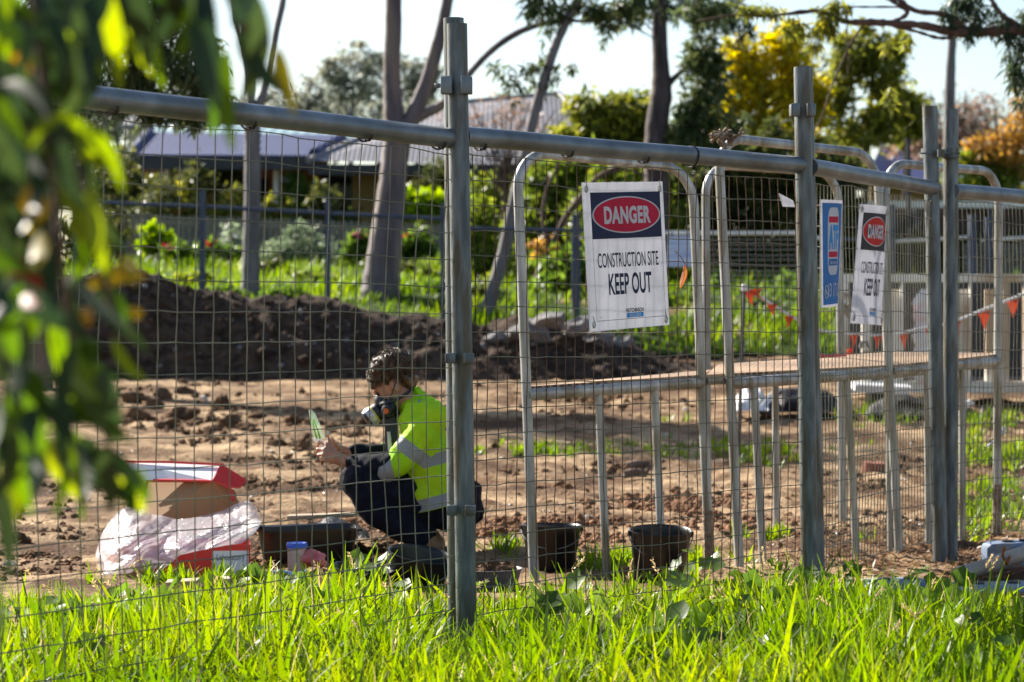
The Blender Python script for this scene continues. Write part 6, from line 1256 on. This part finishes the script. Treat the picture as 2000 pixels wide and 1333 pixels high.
for a in [(335, -40, 298, 92, 52, 3.45, 'fl_shaded'), (405, -30, 428, 225, 52, 3.35, 'fl_shaded'), (440, 90, 455, 300, 34, 3.5, 'fl_green'), (420, 110, 418, 270, 24, 3.6, 'fl_green'), (500, -20, 466, 215, 40, 3.4, 'fl_shaded'), (475, 20, 560, 190, 44, 3.45, 'fl_shaded'), (540, 90, 578, 228, 34, 3.5, 'fl_yellow'), (395, 10, 345, 110, 34, 3.5, 'fl_green'), (455, 40, 500, 75, 26, 3.45, 'fl_yellow'), (365, -10, 330, 60, 40, 3.45, 'fl_green'),
          (100, 40, 205, 150, 48, 3.35, 'fl_green'), (40, 10, 150, 160, 70, 3.45, 'fl_shaded'), (130, -40, 185, 95, 54, 3.45, 'fl_shaded'), (0, 60, 40, 160, 60, 3.35, 'fl_green'), (20, 110, 58, 150, 36, 3.2, 'fl_yellow'), (150, 300, 236, 325, 40, 3.5, 'fl_green'), (118, 320, 190, 450, 58, 3.45, 'fl_green'), (150, 250, 225, 330, 50, 3.45, 'fl_green'), (130, 430, 205, 480, 44, 3.45, 'fl_green'), (90, 380, 55, 455, 40, 3.35, 'fl_yellow'), (55, 360, 88, 430, 44, 3.3, 'fl_yellow'), (80, 450, 62, 530, 40, 3.2, 'fl_yellow'), (10, 500, 80, 600, 40, 3.35, 'fl_red'), (15, 580, 80, 600, 34, 3.2, 'fl_red'), (60, 590, 110, 615, 30, 3.35, 'fl_red'), (170, 556, 288, 540, 40, 3.5, 'fl_yellow'), (195, 560, 250, 630, 44, 3.5, 'fl_green'), (235, 500, 262, 560, 30, 3.5, 'fl_yellow'), (258, 600, 268, 625, 22, 3.5, 'fl_yellow'),
          (190, 600, 292, 690, 26, 3.55, 'fl_green'), (220, 660, 290, 745, 24, 3.55, 'fl_green'), (155, 660, 182, 715, 40, 3.45, 'fl_green'), (110, 690, 240, 870, 50, 3.45, 'fl_shaded'), (120, 780, 240, 850, 30, 3.45, 'fl_green'), (200, 720, 236, 830, 40, 3.5, 'fl_shaded'), (160, 850, 250, 980, 56, 3.5, 'fl_shaded'), (90, 800, 270, 870, 34, 3.5, 'fl_green'), (60, 760, 170, 830, 44, 3.4, 'fl_shaded'), (150, 880, 290, 960, 40, 3.5, 'fl_shaded'), (120, 700, 200, 780, 40, 3.4, 'fl_green'), (215, 930, 285, 1000, 34, 3.5, 'fl_green'), (20, 760, 90, 900, 54, 3.3, 'fl_green'), (310, -60, 345, 45, 60, 3.4, 'fl_shaded'), (350, -70, 400, 50, 56, 3.4, 'fl_shaded'), (250, -60, 300, 70, 60, 3.4, 'fl_shaded'), (470, -60, 455, 60, 46, 3.4, 'fl_shaded'), (200, -60, 240, 90, 60, 3.4, 'fl_shaded'), (230, 910, 292, 985, 36, 3.5, 'fl_green'), (250, 930, 265, 1010, 30, 3.5, 'fl_green'), (190, 870, 215, 1010, 36, 3.45, 'fl_shaded'), (40, 900, 30, 1020, 42, 3.35, 'fl_green'), (60, 860, 50, 990, 44, 3.35, 'fl_shaded'), (60, 720, 90, 840, 50, 3.35, 'fl_green'), (20, 840, 60, 890, 34, 3.2, 'fl_green'), (-20, 1100, 14, 1240, 40, 3.2, 'fl_shaded'), (-30, 900, 15, 1150, 40, 3.35, 'fl_shaded'), (140, 560, 130, 690, 30, 3.45, 'fl_shaded'), (110, 640, 160, 760, 40, 3.4, 'fl_green'), (165, 600, 175, 640, 24, 3.45, 'fl_yellow')]:
    fleaf(*a, bend=random.uniform(-.12, .12))
random.seed(19)
for k in range(175):
    y0 = random.uniform(-160, 860); mx = np.interp(y0, [-160, 0, 120, 300, 500, 650, 800, 900], [400, 250, 150, 210, 150, 150, 170, 150]); x0 = random.uniform(-150, mx) if random.random() < .8 else random.uniform(-150, 60)
    L = random.uniform(110, 240); a = random.gauss(.18, .42)
    if x0 > 20 and 60 < y0 < 230 and x0 < 320 and random.random() < .75: continue
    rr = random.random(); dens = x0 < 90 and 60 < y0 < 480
    col = 'fl_shaded' if rr < (.86 if dens else .52) else 'fl_green' if rr < .975 or y0 < 300 else 'fl_yellow' if rr < .985 else 'fl_red'
    fleaf(x0, y0, x0 + L * math.sin(a), y0 + L * math.cos(a), random.uniform(20, 46), random.uniform(3.0, 3.75), col, random.uniform(-.2, .2))
random.seed(5)
for k in range(70):
    y0 = random.uniform(-120, 420); x0 = random.uniform(-120, 170 if y0 < 90 else 70); L = random.uniform(120, 230); a = random.gauss(.15, .35); fleaf(x0, y0, x0 + L * math.sin(a), y0 + L * math.cos(a), random.uniform(26, 50), random.uniform(3.4, 3.9), 'fl_shaded', random.uniform(-.2, .2))
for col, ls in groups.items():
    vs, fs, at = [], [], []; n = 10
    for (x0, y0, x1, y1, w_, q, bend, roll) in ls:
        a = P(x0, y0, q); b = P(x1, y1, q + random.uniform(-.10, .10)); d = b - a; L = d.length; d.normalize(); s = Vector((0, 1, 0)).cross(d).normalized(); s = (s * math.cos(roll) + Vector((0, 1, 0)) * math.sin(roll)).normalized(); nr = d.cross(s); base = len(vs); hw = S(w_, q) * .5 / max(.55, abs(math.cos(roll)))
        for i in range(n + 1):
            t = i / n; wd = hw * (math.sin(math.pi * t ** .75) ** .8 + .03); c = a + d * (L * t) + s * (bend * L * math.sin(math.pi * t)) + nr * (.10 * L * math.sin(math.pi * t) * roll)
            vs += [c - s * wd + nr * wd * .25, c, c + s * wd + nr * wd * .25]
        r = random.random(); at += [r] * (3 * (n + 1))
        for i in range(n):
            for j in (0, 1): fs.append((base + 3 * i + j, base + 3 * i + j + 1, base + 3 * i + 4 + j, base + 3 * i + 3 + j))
    nm = {'fl_green': 'green_leaves', 'fl_shaded': 'shaded_leaves', 'fl_yellow': 'yellow_leaves', 'fl_red': 'red_leaves'}[col]
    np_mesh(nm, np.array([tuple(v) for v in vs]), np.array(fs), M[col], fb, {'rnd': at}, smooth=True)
for pts in ([(60, -160, 14), (70, 50, 12), (95, 250, 10), (110, 420, 8), (130, 600, 6), (150, 760, 5)], [(380, -200, 10), (420, -80, 8), (455, 20, 6), (480, 60, 4)], [(95, 250, 8), (150, 330, 6), (190, 480, 5), (215, 600, 4)], [(-60, -100, 16), (-40, 200, 14), (0, 480, 10), (10, 800, 8), (0, 1050, 5)]):
    limb(MB(), pts, 3.4, 8).build('twig', M['barkF'], fb)
